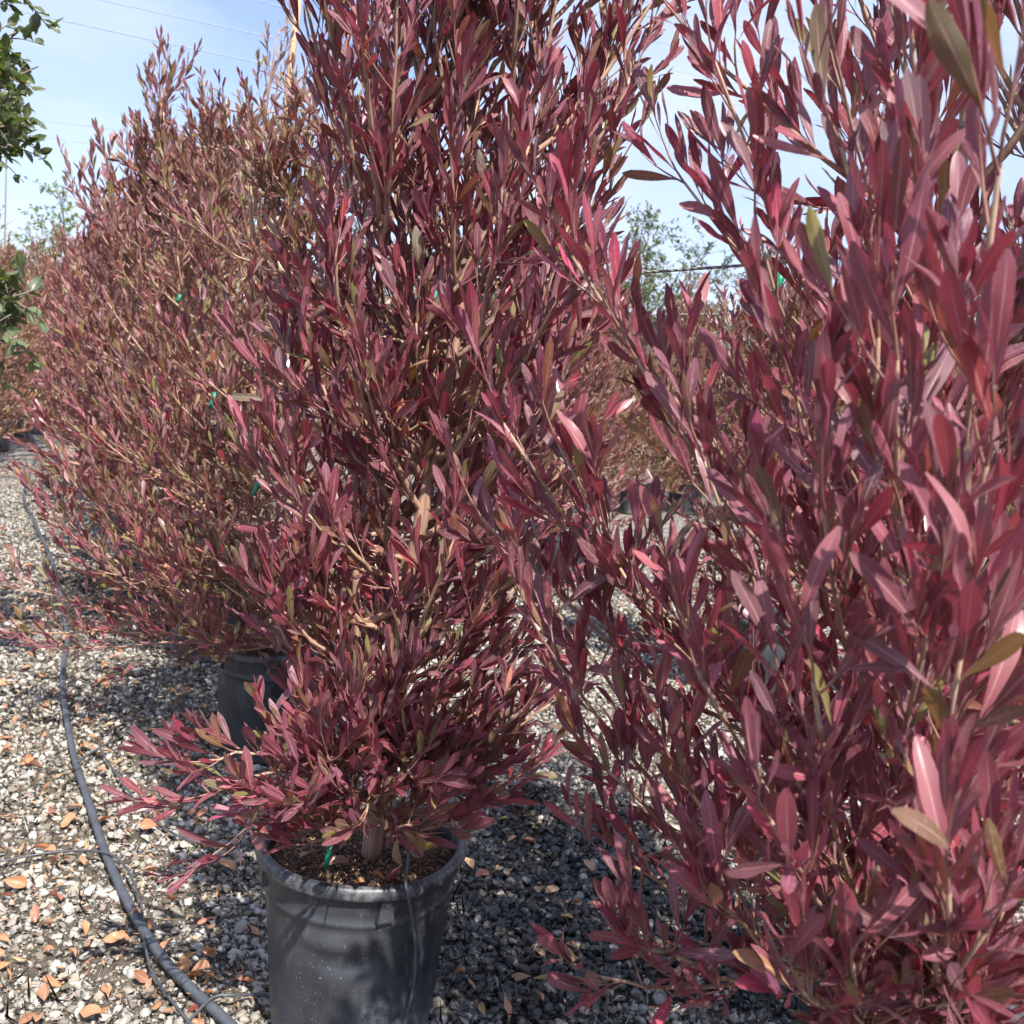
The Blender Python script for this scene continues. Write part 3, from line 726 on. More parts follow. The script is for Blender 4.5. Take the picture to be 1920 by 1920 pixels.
# second and third of the hose row
t3 = [([(0, 0, -0.02), (0.02, 0, 0.5), (0.05, 0.02, 1.1), (0.10, 0.03, 1.7), (0.15, 0.03, 2.2)], 0.02, 0.003),
      ([(0.02, 0, -0.02), (-0.05, 0.02, 0.5), (-0.08, 0.04, 1.1), (-0.05, 0.05, 1.8)], 0.013, 0.003)]
t3c = [([(x, y, z * 0.9) for x, y, z in p], a, b) for p, a, b in t3]
e3 = lambda h, az: 0.46 - 0.18 * h + 0.05 * math.sin(2 * az)
b3 = ROWA[1]
tips3 = loc_tips(b3, [(130, 900, 3.1), (110, 1000, 3.2), (190, 1080, 3.1), (280, 1170, 3.0), (300, 1060, 2.95), (340, 1180, 2.9), (240, 950, 3.1), (390, 1200, 2.9), (100, 960, 3.4), (60, 1100, 3.4), (40, 1190, 3.45), (110, 1220, 3.3), (200, 830, 3.2), (250, 720, 3.2), (560, 190, 3.3), (640, 170, 3.3), (330, 640, 3.1), (380, 420, 3.2), (300, 840, 3.0), (400, 1000, 2.9), (450, 800, 2.9)])
g3 = grow(31, 2.05, e3, t3c, 110, tips3, pal=np.concatenate([PAL_DULL[:3], PAL_RED[:4] * np.array((1, 1.15, 1))]), olive=0.75, inc=(74, 22), leafL=(0.050, 0.074), sec_gap=0.038, spacing=0.015, wide=0.20, cone=0.75, sec_len=(0.08, 0.2))
SH3 = build_shrub(g3, (b3[0], b3[1], SOIL), 'red and olive leaved hopbush in the pot behind the dented one', GR_ROW, 300, 23, nt=6)
def seed_clusters(root, base, lst):
    for x, y, d in lst:
        b = bmesh.new()
        for k in range(9):
            m_ = Matrix.Translation((random.gauss(0, 0.009), random.gauss(0, 0.009), random.gauss(0, 0.008))) @ Matrix.Diagonal((0.0048, 0.0040, 0.0045, 1))
            bmesh.ops.create_icosphere(b, subdivisions=1, radius=random.uniform(0.8, 1.2), matrix=m_)
        me = bpy.data.meshes.new('seed_cluster'); b.to_mesh(me); b.free(); me.materials.append(M['berry'])
        me.polygons.foreach_set('use_smooth', [True] * len(me.polygons))
        link('seed_cluster', me, root, P(x, y, d) - np.array(base))
seed_clusters(SH3, (b3[0], b3[1], SOIL), [(300, 890, 3.0), (375, 955, 2.95), (430, 945, 2.95), (245, 1000, 3.0), (405, 1238, 2.95), (425, 870, 2.9), (480, 1180, 3.0)])
b4 = ROWA[2]
t4 = [([(x, y, z * 1.1) for x, y, z in p], a, b) for p, a, b in t3]
e4 = lambda h, az: 0.56 - 0.26 * h
g4 = grow(41, 2.45, e4, t4, 104, (), pal=PAL_DULL, olive=0.55, inc=(76, 22), leafL=(0.050, 0.074), sec_gap=0.040, spacing=0.0155, wide=0.20, cone=0.45, sec_len=(0.08, 0.2))
build_shrub(g4, (b4[0], b4[1], SOIL), 'mauve hopbush in the third pot of the row beside the hose', GR_ROW, 200, 24, nt=5)

# background shrubs: two lighter kinds, copied
t3b = [([(x, y, z * 0.84) for x, y, z in p], a, b) for p, a, b in t3]
def proto(seed, H, olive, wide, leafL, pal):
    g = grow(seed, H, lambda h, az: 0.50 - 0.14 * h + 0.05 * math.sin(2 * az + seed), t3b, 96, (), pal=pal, olive=olive, inc=(84, 22), leafL=leafL, sec_gap=0.046, spacing=0.017, wide=wide, cone=0.35, sec_len=(0.1, 0.22))
    tm, lm = shrub_meshes('hopbush', g, 4, 3, 4, None, seed)
    tks = []
    for C, a, b in g['trunks']:
        V, F = tubes_np((C[::3])[None], np.linspace(a, b, len(C[::3]))[None], 7); tks.append(mesh_np('trunk', V, F, M['trunk']))
    Cs = np.array([C[::2] for C, r0 in g['prim']]); rr = np.array([np.linspace(r0, r0 * 0.4, Cs.shape[1]) for C, r0 in g['prim']])
    V, F = tubes_np(Cs, rr, 4); bm_ = mesh_np('branches', V, F, M['branch'])
    return tks, bm_, tm, lm
PAL_ORG = 1.15 * np.array([(0.22, 0.105, 0.04), (0.17, 0.125, 0.035), (0.20, 0.085, 0.04), (0.15, 0.135, 0.035), (0.24, 0.135, 0.06), (0.19, 0.065, 0.045), (0.13, 0.115, 0.03)])
PR = {'mauve': proto(51, 1.9, 0.36, 0.25, (0.055, 0.080), PAL_DULL), 'olive': proto(61, 1.85, 0.80, 0.25, (0.05, 0.075), PAL_ORG)}
def bg_shrub(kind, x, y, rot, s, label, z=SOIL):
    tks, bm_, tm, lm = PR[kind]
    root = empty('hopbush', (x, y, z)); root.rotation_euler = (0, 0, rot); root.scale = (s, s, s)
    tag(root, label, 'shrub', GR_ROW)
    for t in tks: link('trunk', t, root)
    tag(link('branches', bm_, root), kind='stuff'); tag(link('twigs', tm, root), kind='stuff'); tag(link('foliage', lm, root), kind='stuff')
    return root
ORD = ['first', 'second', 'third', 'fourth', 'fifth', 'sixth', 'seventh', 'eighth']
for i in range(3, 8):
    x, y = ROWA[i]
    bg_shrub('mauve', x, y, i * 1.3, {3: 1.32, 4: 1.24, 5: 1.26, 6: 1.22, 7: 1.15}[i], 'dull mauve hopbush in the %s pot of the row beside the hose' % ORD[i])
bg_shrub('mauve', ROWC[0][0], ROWC[0][1], 2.2, 0.93, 'mauve hopbush standing behind the broad arching one, rows away from the hose')
bg_shrub('mauve', ROWC[1][0], ROWC[1][1], 0.7, 1.0, 'mauve hopbush in the far pot with a white label')
bg_shrub('mauve', 2.35, 4.0, 4.0, 1.0, 'tall mauve hopbush at the yard side behind the broad arching one')
# olive rows farther off
OLV = []
for i in range(9): OLV.append((-5.75 - 0.5 * i, 9.6 + 1.55 * i, 1.42, 'olive and pink hopbush, %s in the row across the hose from the mauve ones' % (ORD + ['ninth'])[i]))
for i in range(13): OLV.append((-0.7 + 0.72 * i, 11.6 + 0.3 * math.sin(i * 2.0) + 0.12 * i, 1.15 + 0.1 * math.sin(i * 1.7), 'orange and olive hopbush in the far cross row beyond the white labelled pot'))
for i in range(8): OLV.append((-1.4 + 1.25 * i, 14.2 + 0.4 * math.cos(i * 3.0), 1.5, 'olive hopbush in the rearmost cross row before the trees'))
for i, (x, y, s, lb) in enumerate(OLV):
    bg_shrub('olive', x, y, i * 2.1, s, lb, 0.16)

# ------------------------------------------------------------------ pots
def lathe(profile, seg, dent=None):
    V = []; F = []
    for k in range(seg):
        a = k / seg * 2 * math.pi
        for r_, z in profile:
            x, y = r_ * math.cos(a), r_ * math.sin(a)
            if dent: x, y, z2 = dent(x, y, z, a)
            else: z2 = z
            V.append((x, y, z2))
    m_ = len(profile)
    for k in range(seg):
        k2 = (k + 1) % seg
        for j in range(m_ - 1):
            F.append((k * m_ + j, k2 * m_ + j, k2 * m_ + j + 1, k * m_ + j + 1))
    return np.array(V), np.array(F)
def front_dent(x, y, z, a):
    # a crescent buckle on the side facing -Y and a slightly squashed mouth
    da = (a - R(270) + 0.05) ; 
    d = math.atan2(math.sin(da), math.cos(da))
    r_ = math.hypot(x, y)
    zc = 0.245 + 0.10 * (d + 0.10) ** 2
    k = math.exp(-((d + 0.05) / 0.42) ** 2)
    off = -0.010 * k * math.exp(-((z - zc + 0.018) / 0.020) ** 2) + 0.006 * k * math.exp(-((z - zc - 0.02) / 0.016) ** 2)
    off += -0.010 * math.exp(-((d - 0.95) / 0.35) ** 2) * math.exp(-((z - 0.2) / 0.12) ** 2)
    off += 0.004 * math.sin(2 * a + 0.7) * (z / 0.4) + 0.002 * math.sin(5 * a) 
    s = (r_ + off) / max(r_, 1e-6)
    return x * s, y * s, z + 0.004 * math.sin(2 * a + 0.3) * (z / 0.4)
def mild_dent(x, y, z, a):
    off = 0.004 * math.sin(2 * a) * (z / 0.4) + 0.003 * math.sin(3 * a + 5 * z)
    r_ = math.hypot(x, y); s = (r_ + off) / max(r_, 1e-6)
    return x * s, y * s, z
WALL = [(0.0, 0.004), (0.150, 0.0), (0.166, 0.006), (0.170, 0.03), (0.1735, 0.08), (0.178, 0.14), (0.1825, 0.20), (0.185, 0.225), (0.187, 0.25), (0.1895, 0.275), (0.192, 0.305), (0.1955, 0.309), (0.1955, 0.316), (0.193, 0.320), (0.196, 0.345), (0.198, 0.368), (0.1985, 0.384)]
RIM = [(0.199, 0.371), (0.2105, 0.371), (0.2150, 0.376), (0.2155, 0.388), (0.2125, 0.396), (0.206, 0.4), (0.198, 0.398), (0.1935, 0.392), (0.1915, 0.36), (0.188, 0.31)]
def interp_profile(p, mx_=0.012):
    o = [p[0]]
    for a, b in zip(p[:-1], p[1:]):
        n_ = max(1, int(math.hypot(b[0] - a[0], b[1] - a[1]) / mx_))
        for k in range(1, n_ + 1): o.append((a[0] + (b[0] - a[0]) * k / n_, a[1] + (b[1] - a[1]) * k / n_))
    return o
def soil_disc(seed):
    r = np.random.default_rng(seed); V = [(0, 0, SOIL)]; F = []
    rings, seg = 14, 48
    for i in range(1, rings + 1):
        for k in range(seg):
            a = k / seg * 6.28318; q = 0.1925 * i / rings
            z = SOIL + 0.004 * math.sin(60 * q * math.cos(a)) * math.sin(47 * q * math.sin(a) + 1) + r.normal(0, 0.0028) - 0.006 * (i / rings) ** 4
            V.append((q * math.cos(a), q * math.sin(a), z))
    Q = []
    for i in range(rings - 1):
        for k in range(seg):
            k2 = (k + 1) % seg; b = 1 + i * seg
            Q.append((b + k, b + k2, b + seg + k2, b + seg + k))
    for k in range(seg): Q.append((0, 1 + k, 1 + (k + 1) % seg, 0))
    me = bpy.data.meshes.new('soil')
    me.from_pydata(V, [], [q if q[3] != 0 or q[0] != 0 else q[:3] for q in Q]); me.materials.append(M['soil'])
    return me
def lug_mesh():
    b = bmesh.new()
    pts = [(-0.010, 0.371), (0.010, 0.371), (0.018, 0.325), (-0.018, 0.325)]
    f = [b.verts.new((x, -0.196 if z > 0.35 else -0.193, z)) for x, z in pts]
    g = [b.verts.new((x * 0.9, (-0.203 if z > 0.35 else -0.206), z)) for x, z in pts]
    b.faces.new(g); 
    for k in range(4): b.faces.new((f[k], f[(k + 1) % 4], g[(k + 1) % 4], g[k]))
    bmesh.ops.recalc_face_normals(b, faces=b.faces[:])
    me = bpy.data.meshes.new('lug'); b.to_mesh(me); b.free(); me.materials.append(M['pot'])
    return me
LUG = lug_mesh(); SOILS = soil_disc(1)
def pot_parts(dent, seg=96):
    V, F = lathe(interp_profile(WALL), seg, dent); wm = mesh_np('wall', V, F, M['pot'])
    V, F = lathe(RIM, seg, dent); rm = mesh_np('rim', V, F, M['rim'])
    return wm, rm
PP = {'dent': pot_parts(front_dent), 'mild': pot_parts(mild_dent), 'far': pot_parts(mild_dent, 32)}
GR_POT = 'black plastic nursery pots on the gravel'
def pot(kind, x, y, label, rot=0.0, s=1.0, tilt=(0, 0)):
    root = empty('nursery_pot', (x, y, 0.004)); root.rotation_euler = (tilt[0], tilt[1], rot); root.scale = (s, s, s)
    tag(root, label, 'pot', GR_POT)
    link('wall', PP[kind][0], root); link('rim', PP[kind][1], root); link('soil', SOILS, root)
    if kind != 'far':
        for a in (0.35, 0.35 + 1.571, 0.35 + 3.1416, 0.35 + 4.712):
            link('lug', LUG, root).rotation_euler = (0, 0, a)
    return root
POT1 = pot('dent', b1[0], b1[1], 'dented black nursery pot with a drip tube hanging over its rim', 0.05)
pot('mild', RFG[0], RFG[1], 'black nursery pot under the broad arching hopbush', 1.0)
p2 = pot('mild', b3[0], b3[1], 'black nursery pot with a chalky smudge and a dark label', 0.4)
pot('mild', b4[0], b4[1], 'black nursery pot, third of the row beside the hose', 2.0)
for i in range(3, 8): pot('far', ROWA[i][0], ROWA[i][1], 'black nursery pot, %s of the row beside the hose' % ORD[i], i)
pot('far', ROWC[0][0], ROWC[0][1], 'black nursery pot behind the broad arching hopbush', 0.3)
p7 = pot('far', ROWC[1][0], ROWC[1][1], 'black nursery pot with a small white label', 0.0)
pot('far', 2.35, 4.0, 'black nursery pot at the yard side behind the broad hopbush', 0.3)
for i, (x, y, s, lb) in enumerate(OLV):
    pot('far', x, y, ('black nursery pot, %s in the olive row across the hose' % (ORD + ['ninth'])[i]) if i < 9 else ('black nursery pot in the far cross row of orange shrubs' if i < 22 else 'black nursery pot in the rearmost cross row of shrubs'), i)

def curved_label(name, parent, a0, a1, z0, z1, mat, r_off=0.0025, blob=False):
    V = []; F = []; n_ = 16; m_ = 8
    for j in range(m_ + 1):
        for i in range(n_ + 1):
            u = i / n_ * 2 - 1; v = j / m_ * 2 - 1
            if blob:   # lozenge outline with rounded corners
                uu = u * math.sqrt(max(0, 1 - 0.5 * v * v)); vv = v * math.sqrt(max(0, 1 - 0.5 * u * u))
                uu -= 0.12 * vv
            else: uu, vv = u, v
            a = (a0 + a1) / 2 + uu * (a1 - a0) / 2; z = (z0 + z1) / 2 + vv * (z1 - z0) / 2
            r_ = np.interp(z, [p[1] for p in WALL[1:]], [p[0] for p in WALL[1:]]) + 0.004 + r_off
            V.append((r_ * math.cos(a), r_ * math.sin(a), z))
    for j in range(m_):
        for i in range(n_): F.append((j * (n_ + 1) + i, j * (n_ + 1) + i + 1, (j + 1) * (n_ + 1) + i + 1, (j + 1) * (n_ + 1) + i))
    me = mesh_np(name, np.array(V), np.array(F), mat)
    o = link(name, me, parent)
    sm = o.modifiers.new('thick', 'SOLIDIFY'); sm.thickness = 0.001
    return o
th2 = -0.4
lb = curved_label('label', p2, R(302) + th2, R(302) + th2 + 0.30, 0.236, 0.285, M['white']); lb['label'] = 'white label mostly covered by a black patch'
lb2 = curved_label('patch', lb, R(300) + th2 - 0.30, R(300) + th2 + 0.30, 0.240, 0.318, M['dark_label'], 0.005, True)
ang = math.atan2(-ROWC[1][1], -ROWC[1][0])
curved_label('label', p7, ang + 0.62, ang + 0.98, 0.255, 0.335, M['white'], 0.0015)

# ------------------------------------------------------------------ hoses, drip tubes, cable
def ground_line(px, z): return smooth_line([G(x, y, z) for x, y in px], sub=10)
hz = ground_line([(470, 1960), (430, 1920), (300, 1790), (215, 1640), (165, 1500), (135, 1400), (118, 1290), (120, 1240), (125, 1180), (100, 1060), (65, 980), (45, 930), (58, 880), (70, 840), (40, 795), (0, 770), (-60, 758)], 0.026)
tag(tube_obj('irrigation_hose', hz, 0.0115, 0.0115, M['hose'], None, 12), 'thick black irrigation hose snaking along the row of pots', 'hose')
hz = smooth_line([G(960, 1090, 0.026), G(1040, 1150, 0.026), G(1150, 1205, 0.026), G(1240, 1255, 0.026), G(1330, 1300, 0.026), G(1500, 1420, 0.026)], sub=8)
tag(tube_obj('irrigation_hose', hz, 0.0115, 0.0115, M['hose'], None, 10), 'black hose lying across the gravel behind the puddle', 'hose')
GT = 'thin drip tubes on the gravel'
def drip(pts, label):
    return tag(tube_obj('drip_tube', smooth_line(pts, sub=8), 0.0032, 0.0032, M['tube'], None, 8), label, 'tube', GT)
drip([G(-60, 1625, 0.028), G(0, 1615, 0.028), G(100, 1598, 0.030), G(190, 1597, 0.042), G(235, 1625, 0.045), G(263, 1690, 0.035), G(268, 1740, 0.034), G(285, 1820, 0.030), G(345, 1905, 0.030), G(380, 1940, 0.03)], 'thin drip tube looping over the thick hose')
drip([G(345, 1925, 0.028), G(360, 1908, 0.03), G(400, 1870, 0.044), G(440, 1866, 0.04), G(480, 1864, 0.028), G(520, 1864, 0.028)], 'thin drip tube from the thick hose to the dented pot foot')
drip([G(148, 1428, 0.04), G(185, 1405, 0.04), G(200, 1425, 0.03), G(235, 1475, 0.028), G(275, 1525, 0.028), G(330, 1565, 0.028), G(390, 1582, 0.028), G(480, 1584, 0.028), G(560, 1580, 0.028)], 'thin drip tube running behind the dented pot')
drip([G(140, 1430, 0.036), G(190, 1400, 0.03), G(262, 1362, 0.03), P(290, 1305, 2.95), P(320, 1230, 2.85), P(345, 1160, 2.9), P(420, 1190, 3.05)], 'thin drip tube rising from the hose to the pot with a smudge')
drip([G(128, 1228, 0.036), G(200, 1215, 0.03), G(250, 1208, 0.03), G(330, 1215, 0.03)], 'thin drip tube branching from the hose to the third pot')
tt = [P(742, 1532, 1.98), P(752, 1560, 1.92), P(765, 1600, 1.87)]
base_front = np.array((b1[0], b1[1], 0))
def on_pot(x, z, off=0.006):
    rr = np.interp(z, [p[1] for p in WALL[1:]], [p[0] for p in WALL[1:]]) + off
    dx = x; return np.array((b1[0] + dx, b1[1] - math.sqrt(max(1e-6, rr * rr - dx * dx)), z))
tt += [on_pot(0.110, 0.407, 0.012), on_pot(0.118, 0.385, 0.024), on_pot(0.128, 0.33, 0.020), on_pot(0.138, 0.25, 0.016), on_pot(0.138, 0.17, 0.015), on_pot(0.128, 0.10, 0.014), on_pot(0.118, 0.03, 0.014), on_pot(0.11, 0.024, 0.05), (b1[0] - 0.05, b1[1] - 0.28, 0.028), (b1[0] - 0.25, b1[1] - 0.2, 0.028)]
drip(tt, 'thin drip tube hanging over the rim of the dented pot')
cb = smooth_line([P(2000, 452, 1.70), P(1920, 457, 1.74), P(1650, 478, 1.88), P(1400, 497, 2.02), P(1200, 511, 2.13), P(1040, 519, 2.2), P(850, 527, 2.28), P(700, 531, 2.34), P(620, 534, 2.38), P(560, 536, 2.42)], sub=10)
tag(tube_obj('support_cable', cb, 0.0032, 0.0032, M['cable'], None, 8), 'twisted steel cable strung between the two front hopbushes', 'cable')
cb = smooth_line([P(1200, 590, 5.0), P(1400, 588, 5.2), P(1560, 587, 5.4), P(1800, 586, 5.6)], sub=6)
tag(tube_obj('support_cable', cb, 0.0032, 0.0032, M['cable'], None, 6), 'thin steel cable strung behind the broad arching hopbush', 'cable')
PWR = [((-200, -32), (80, 30), (345, 88), (640, 150), (760, 176)), ((60, -32), (190, 0), (380, 42), (700, 112)), ((420, -20), (530, 14), (640, 42), (900, 100)), ((1100, -40), (1200, 0), (1290, 25), (1700, 130)), ((1050, 35), (1180, 65), (1290, 92), (1700, 190)),
       ((1000, 70), (1150, 105), (1300, 140), (1700, 220)), ((1000, 110), (1150, 150), (1300, 180), (1700, 260)), ((60, 225), (130, 232), (190, 240), (320, 256)), ((40, 253), (90, 258), (130, 264), (320, 290))]
for i, ln in enumerate(PWR):
    pts = smooth_line([P(x, y, 70 + 3 * i) for x, y in ln], sub=6)
    tag(tube_obj('power_line', pts, 0.042 if i < 3 else 0.026, 0.042 if i < 3 else 0.026, M['power'], None, 5), 'thin overhead power line sloping across the sky', 'power line', 'overhead power lines')

# ------------------------------------------------------------------ stakes and ties
def stake(p0, p1, w_, label, cat='stake'):
    p0, p1 = np.array(p0), np.array(p1)
    n_ = 9; C = np.linspace(0, 1, n_)[:, None] * (p1 - p0)
    C[1:-1] += rng.normal(0, 0.002, (n_ - 2, 3))
    V, F = tubes_np(C[None], np.full((1, n_), w_), 10)
    me = mesh_np('wooden_stake', V, F, M['stake'])
    b = bmesh.new(); b.from_mesh(me); bmesh.ops.holes_fill(b, edges=[e for e in b.edges if e.is_boundary], sides=12); b.to_mesh(me); b.free()
    o = link('wooden_stake', me, None, p0)
    return tag(o, label, cat, 'wooden plant stakes')
def stake_px(base, x, y, d, w_, label, over=1.0):
    b_ = np.array((base[0], base[1], 0.06)); t_ = P(x, y, d)
    return stake(b_, b_ + (t_ - b_) * over, w_, label)
stake_px((ROWA[2][0] + 0.09, ROWA[2][1] - 0.06), 566, -60, 4.5, 0.0165, 'tall pale stake rising above the mauve hopbush into the sky')
stake_px((b3[0] + 0.06, b3[1] - 0.05), 462, 250, 3.45, 0.0075, 'slim stake tied into the red and olive hopbush')
stake_px((b1[0] + 0.07, b1[1] + 0.05), 760, 30, 2.12, 0.0095, 'slim stake inside the front burgundy hopbush')
stake_px((ROWA[3][0], ROWA[3][1] - 0.05), 385, 200, 5.7, 0.015, 'weathered stake in the fourth pot of the hose row')
stake_px((RFG[0] + 0.02, RFG[1] + 0.05), 1830, -80, 1.85, 0.011, 'stake inside the broad arching hopbush')
def thin_strip(pts, wd, mat, name, label, cat, group=None):
    C = np.array(pts, float); n_ = len(C); o0 = C[0].copy(); C = C - o0
    V = np.concatenate([C + np.array((wd / 2, 0, 0)), C - np.array((wd / 2, 0, 0))]); F = [(i, i + 1, n_ + i + 1, n_ + i) for i in range(n_ - 1)]
    me = mesh_np(name, V, np.array(F), mat); o = link(name, me, None, o0)
    s = o.modifiers.new('thick', 'SOLIDIFY'); s.thickness = 0.0008
    return tag(o, label, cat, group)
def tie_px(x, y, d, l, mat, label, name='plant_tie', cat='tie', wd=0.011, lean=0.25):
    p = P(x, y, d); thin_strip([p, p + np.array((0.002 * lean, -0.003, -l * 0.33)), p + np.array((-l * lean * 0.5, -0.004, -l * 0.66)), p + np.array((-l * lean, 0.0, -l))], wd, mat, name, label, cat, 'plant ties')
tie_px(814, 545, 1.9, 0.026, M['teal_tie'], 'teal plastic tie on the front burgundy hopbush by the cable')
tie_px(337, 552, 3.05, 0.026, M['green_tie'], 'small green tie high in the red and olive hopbush')
tie_px(402, 735, 2.95, 0.05, M['green_tie'], 'dark green tie low in the red and olive hopbush')
tie_px(482, 905, 2.2, 0.03, M['green_tie'], 'green tie between the two front hose row shrubs')
tie_px(618, 1585, 1.86, 0.045, M['green_tie'], 'short green tape sticking out of the dented pot soil', wd=0.010, lean=0.1)
tie_px(1465, 505, 1.55, 0.05, M['green_tie'], 'green tie on the broad arching hopbush by the cable')
tie_px(965, 758, 1.74, 0.036, M['backlit_red'], 'bright red strip coloured like a backlit leaf on the front burgundy hopbush', 'thin_strip', 'thin_strip', 0.008, 0.9)  # stands for a leaf; its backlit red glow is put into the colour
def white_bit(x, y, d, label):
    b = bmesh.new(); bmesh.ops.create_icosphere(b, subdivisions=2, radius=1)
    for v in b.verts: v.co = Vector((v.co.x * 0.0035, v.co.y * 0.002, v.co.z * (0.008 + 0.002 * v.co.x)))
    me = bpy.data.meshes.new('paper_scrap'); b.to_mesh(me); b.free(); me.materials.append(M['white'])
    tag(link('plant_tag', me, None, P(x, y, d)), label, 'tag')
white_bit(540, 682, 1.85, 'tiny white plant tag caught among burgundy leaves')

# ------------------------------------------------------------------ fallen leaves
def dry_variants():
    out_ = []; r = np.random.default_rng(77)
    cols = {'orange': [(0.52, 0.19, 0.055), (0.46, 0.15, 0.05), (0.58, 0.25, 0.09)], 'tan': [(0.52, 0.36, 0.20), (0.44, 0.27, 0.15)], 'yellow': [(0.55, 0.38, 0.07), (0.48, 0.40, 0.10)], 'red': [(0.38, 0.055, 0.045), (0.30, 0.07, 0.05)], 'brown': [(0.24, 0.10, 0.05), (0.19, 0.085, 0.05)]}
    for c, lst in cols.items():
        for t in lst:
            for sh in ('obl', 'ov'):
                V, F, UV = leaf_batch(np.array(((0, -0.5, 0.0),)), np.array(((0, 1.0, 0),)), np.array(((0, 0, 1.0),)), np.array((1.0,)), np.array((r.uniform(0.26, 0.36) if sh == 'obl' else r.uniform(0.48, 0.62),)), 10, 5,
                                      np.array((r.normal(0.0, 0.28),)), np.array((r.uniform(0.2, 1.0),)), sh, np.array((r.normal(0, 0.9),)), int(r.integers(1e6)))
                V[0][:, 2] -= V[0][:, 2].min()
                out_.append((c, sh, mesh_np('fallen_leaf', V[0], F, M['dry_leaf'], True, np.repeat(np.array(t)[None], V.shape[1], 0), UV)))
    return out_
DV = dry_variants()
LBL = {'orange': 'curled orange dry leaf lying on the pale gravel', 'tan': 'pale tan dry leaf lying on the gravel', 'yellow': 'yellow fallen leaf lying on the gravel', 'red': 'red fallen leaf lying on the gravel', 'brown': 'brown shrivelled leaf lying on the gravel'}
WETL = {'orange': 'orange leaf floating on the dark wet gravel puddle', 'tan': 'pale tan leaf floating on the dark puddle', 'yellow': 'yellow leaf floating on the dark puddle', 'red': 'red leaf floating on the dark puddle', 'brown': 'brown leaf sunk in the dark puddle'}
def fall(x, y, z, col=None, size=None, wet=False, label=None, tiltmax=0.35, parent=None):
    if col is None: col = random.choices(['orange', 'tan', 'yellow', 'red', 'brown'], [0.6, 0.12, 0.08, 0.09, 0.11])[0]
    c = random.choice([v for v in DV if v[0] == col and (wet is False or v[1] == 'ov' or random.random() < 0.3)])
    o = link('fallen_leaf', c[2], None, (x, y, z)); s = size or random.triangular(0.028, 0.062, 0.042); o.scale = (s, s, s)
    o.rotation_euler = (random.gauss(0, tiltmax), random.gauss(0, tiltmax), random.uniform(0, 6.28))
    tag(o, label or (WETL if wet else LBL)[col], 'leaf', 'leaves floating on the puddle' if wet else 'fallen leaves on the gravel')
    return o
cnt = 0
while cnt < 245:
    x, y = random.uniform(-10, 520), random.uniform(1120, 1915) if random.random() < 0.75 else random.uniform(1000, 1400)
    if x > 500 and y > 1560: continue
    g_ = G(x, y, 0.02); 
    if np.hypot(g_[0] - b1[0], g_[1] - b1[1]) < 0.23 or np.hypot(g_[0] - b3[0], g_[1] - b3[1]) < 0.22: continue
    fall(g_[0], g_[1], 0.017 + random.uniform(0, 0.006)); cnt += 1
for (x, y) in [(860, 1830), (905, 1895), (980, 1832), (885, 1845), (1010, 1870), (1065, 1790), (950, 1885), (1270, 1830), (1340, 1790), (1230, 1890), (1390, 1700), (1000, 1230), (1080, 1140), (1180, 1120), (1210, 1220), (1130, 1400), (1250, 1060), (1160, 1010), (1230, 990), (1290, 1120), (1100, 1180), (1260, 1170), (1190, 1060), (1330, 1160), (1040, 1310), (940, 1250), (1370, 1420)]:
    g_ = G(x, y, 0.02); fall(g_[0], g_[1], 0.018)
for (x, y, c) in [(925, 1540, 'tan'), (945, 1535, 'yellow'), (990, 1530, 'yellow'), (1002, 1548, 'tan'), (1005, 1555, 'yellow'), (960, 1575, 'tan'), (992, 1578, 'red'), (940, 1610, 'tan'), (930, 1632, 'tan'), (955, 1637, 'tan'), (905, 1640, 'red'), (1103, 1625, 'tan'), (1130, 1670, 'orange'), (1165, 1665, 'orange'), (1172, 1672, 'red'), (1160, 1685, 'yellow'), (1010, 1670, 'tan'), (1035, 1672, 'tan'), (1075, 1695, 'orange'), (1118, 1700, 'red'), (1145, 1700, 'red'), (1060, 1720, 'yellow'), (1175, 1765, 'yellow'), (1185, 1768, 'tan'), (1070, 1772, 'red'), (1012, 1788, 'tan'), (880, 1620, 'tan'), (1190, 1790, 'brown')]:
    g_ = G(x, y, 0.016); fall(g_[0], g_[1], 0.0135, c, random.uniform(0.034, 0.05), True, None, 0.12)
# far scatter too small to pick apart
Pn = 3400; yy = np.concatenate([rng.uniform(5.0, 10.5, 1200), 1.9 + 3.4 * rng.random(2200)]); xx = rng.uniform(-0.62, 0.5, Pn) * yy
xx[1200:] = rng.uniform(-0.60, -0.16, 2200) * yy[1200:]
pos = np.column_stack([xx, yy, np.full(Pn, 0.02)]); az = rng.uniform(0, 6.28, Pn)
ax = unit(np.column_stack([np.cos(az), np.sin(az), rng.normal(0, 0.2, Pn)])); nr = unit(np.cross(ax, np.column_stack([np.sin(az), -np.cos(az), rng.normal(0, 0.3, Pn)])))
nr = np.where(nr[:, 2:3] < 0, -nr, nr); nr = unit(nr - ax * (nr * ax).sum(1, keepdims=True))
cols = np.array([v for v in ((0.52, 0.19, 0.055), (0.46, 0.15, 0.05), (0.58, 0.25, 0.09), (0.5, 0.34, 0.2), (0.26, 0.11, 0.05))])
lf = dict(pos=pos, ax=ax, nr=nr, L=np.where(np.arange(Pn) < 1200, rng.uniform(0.035, 0.06, Pn), rng.uniform(0.007, 0.024, Pn)), W=np.where(np.arange(Pn) < 1200, rng.uniform(0.012, 0.022, Pn), rng.uniform(0.003, 0.008, Pn)), curl=rng.normal(0.1, 0.2, Pn), fold=rng.uniform(0.1, 0.8, Pn), tint=cols[rng.integers(0, 5, Pn)])
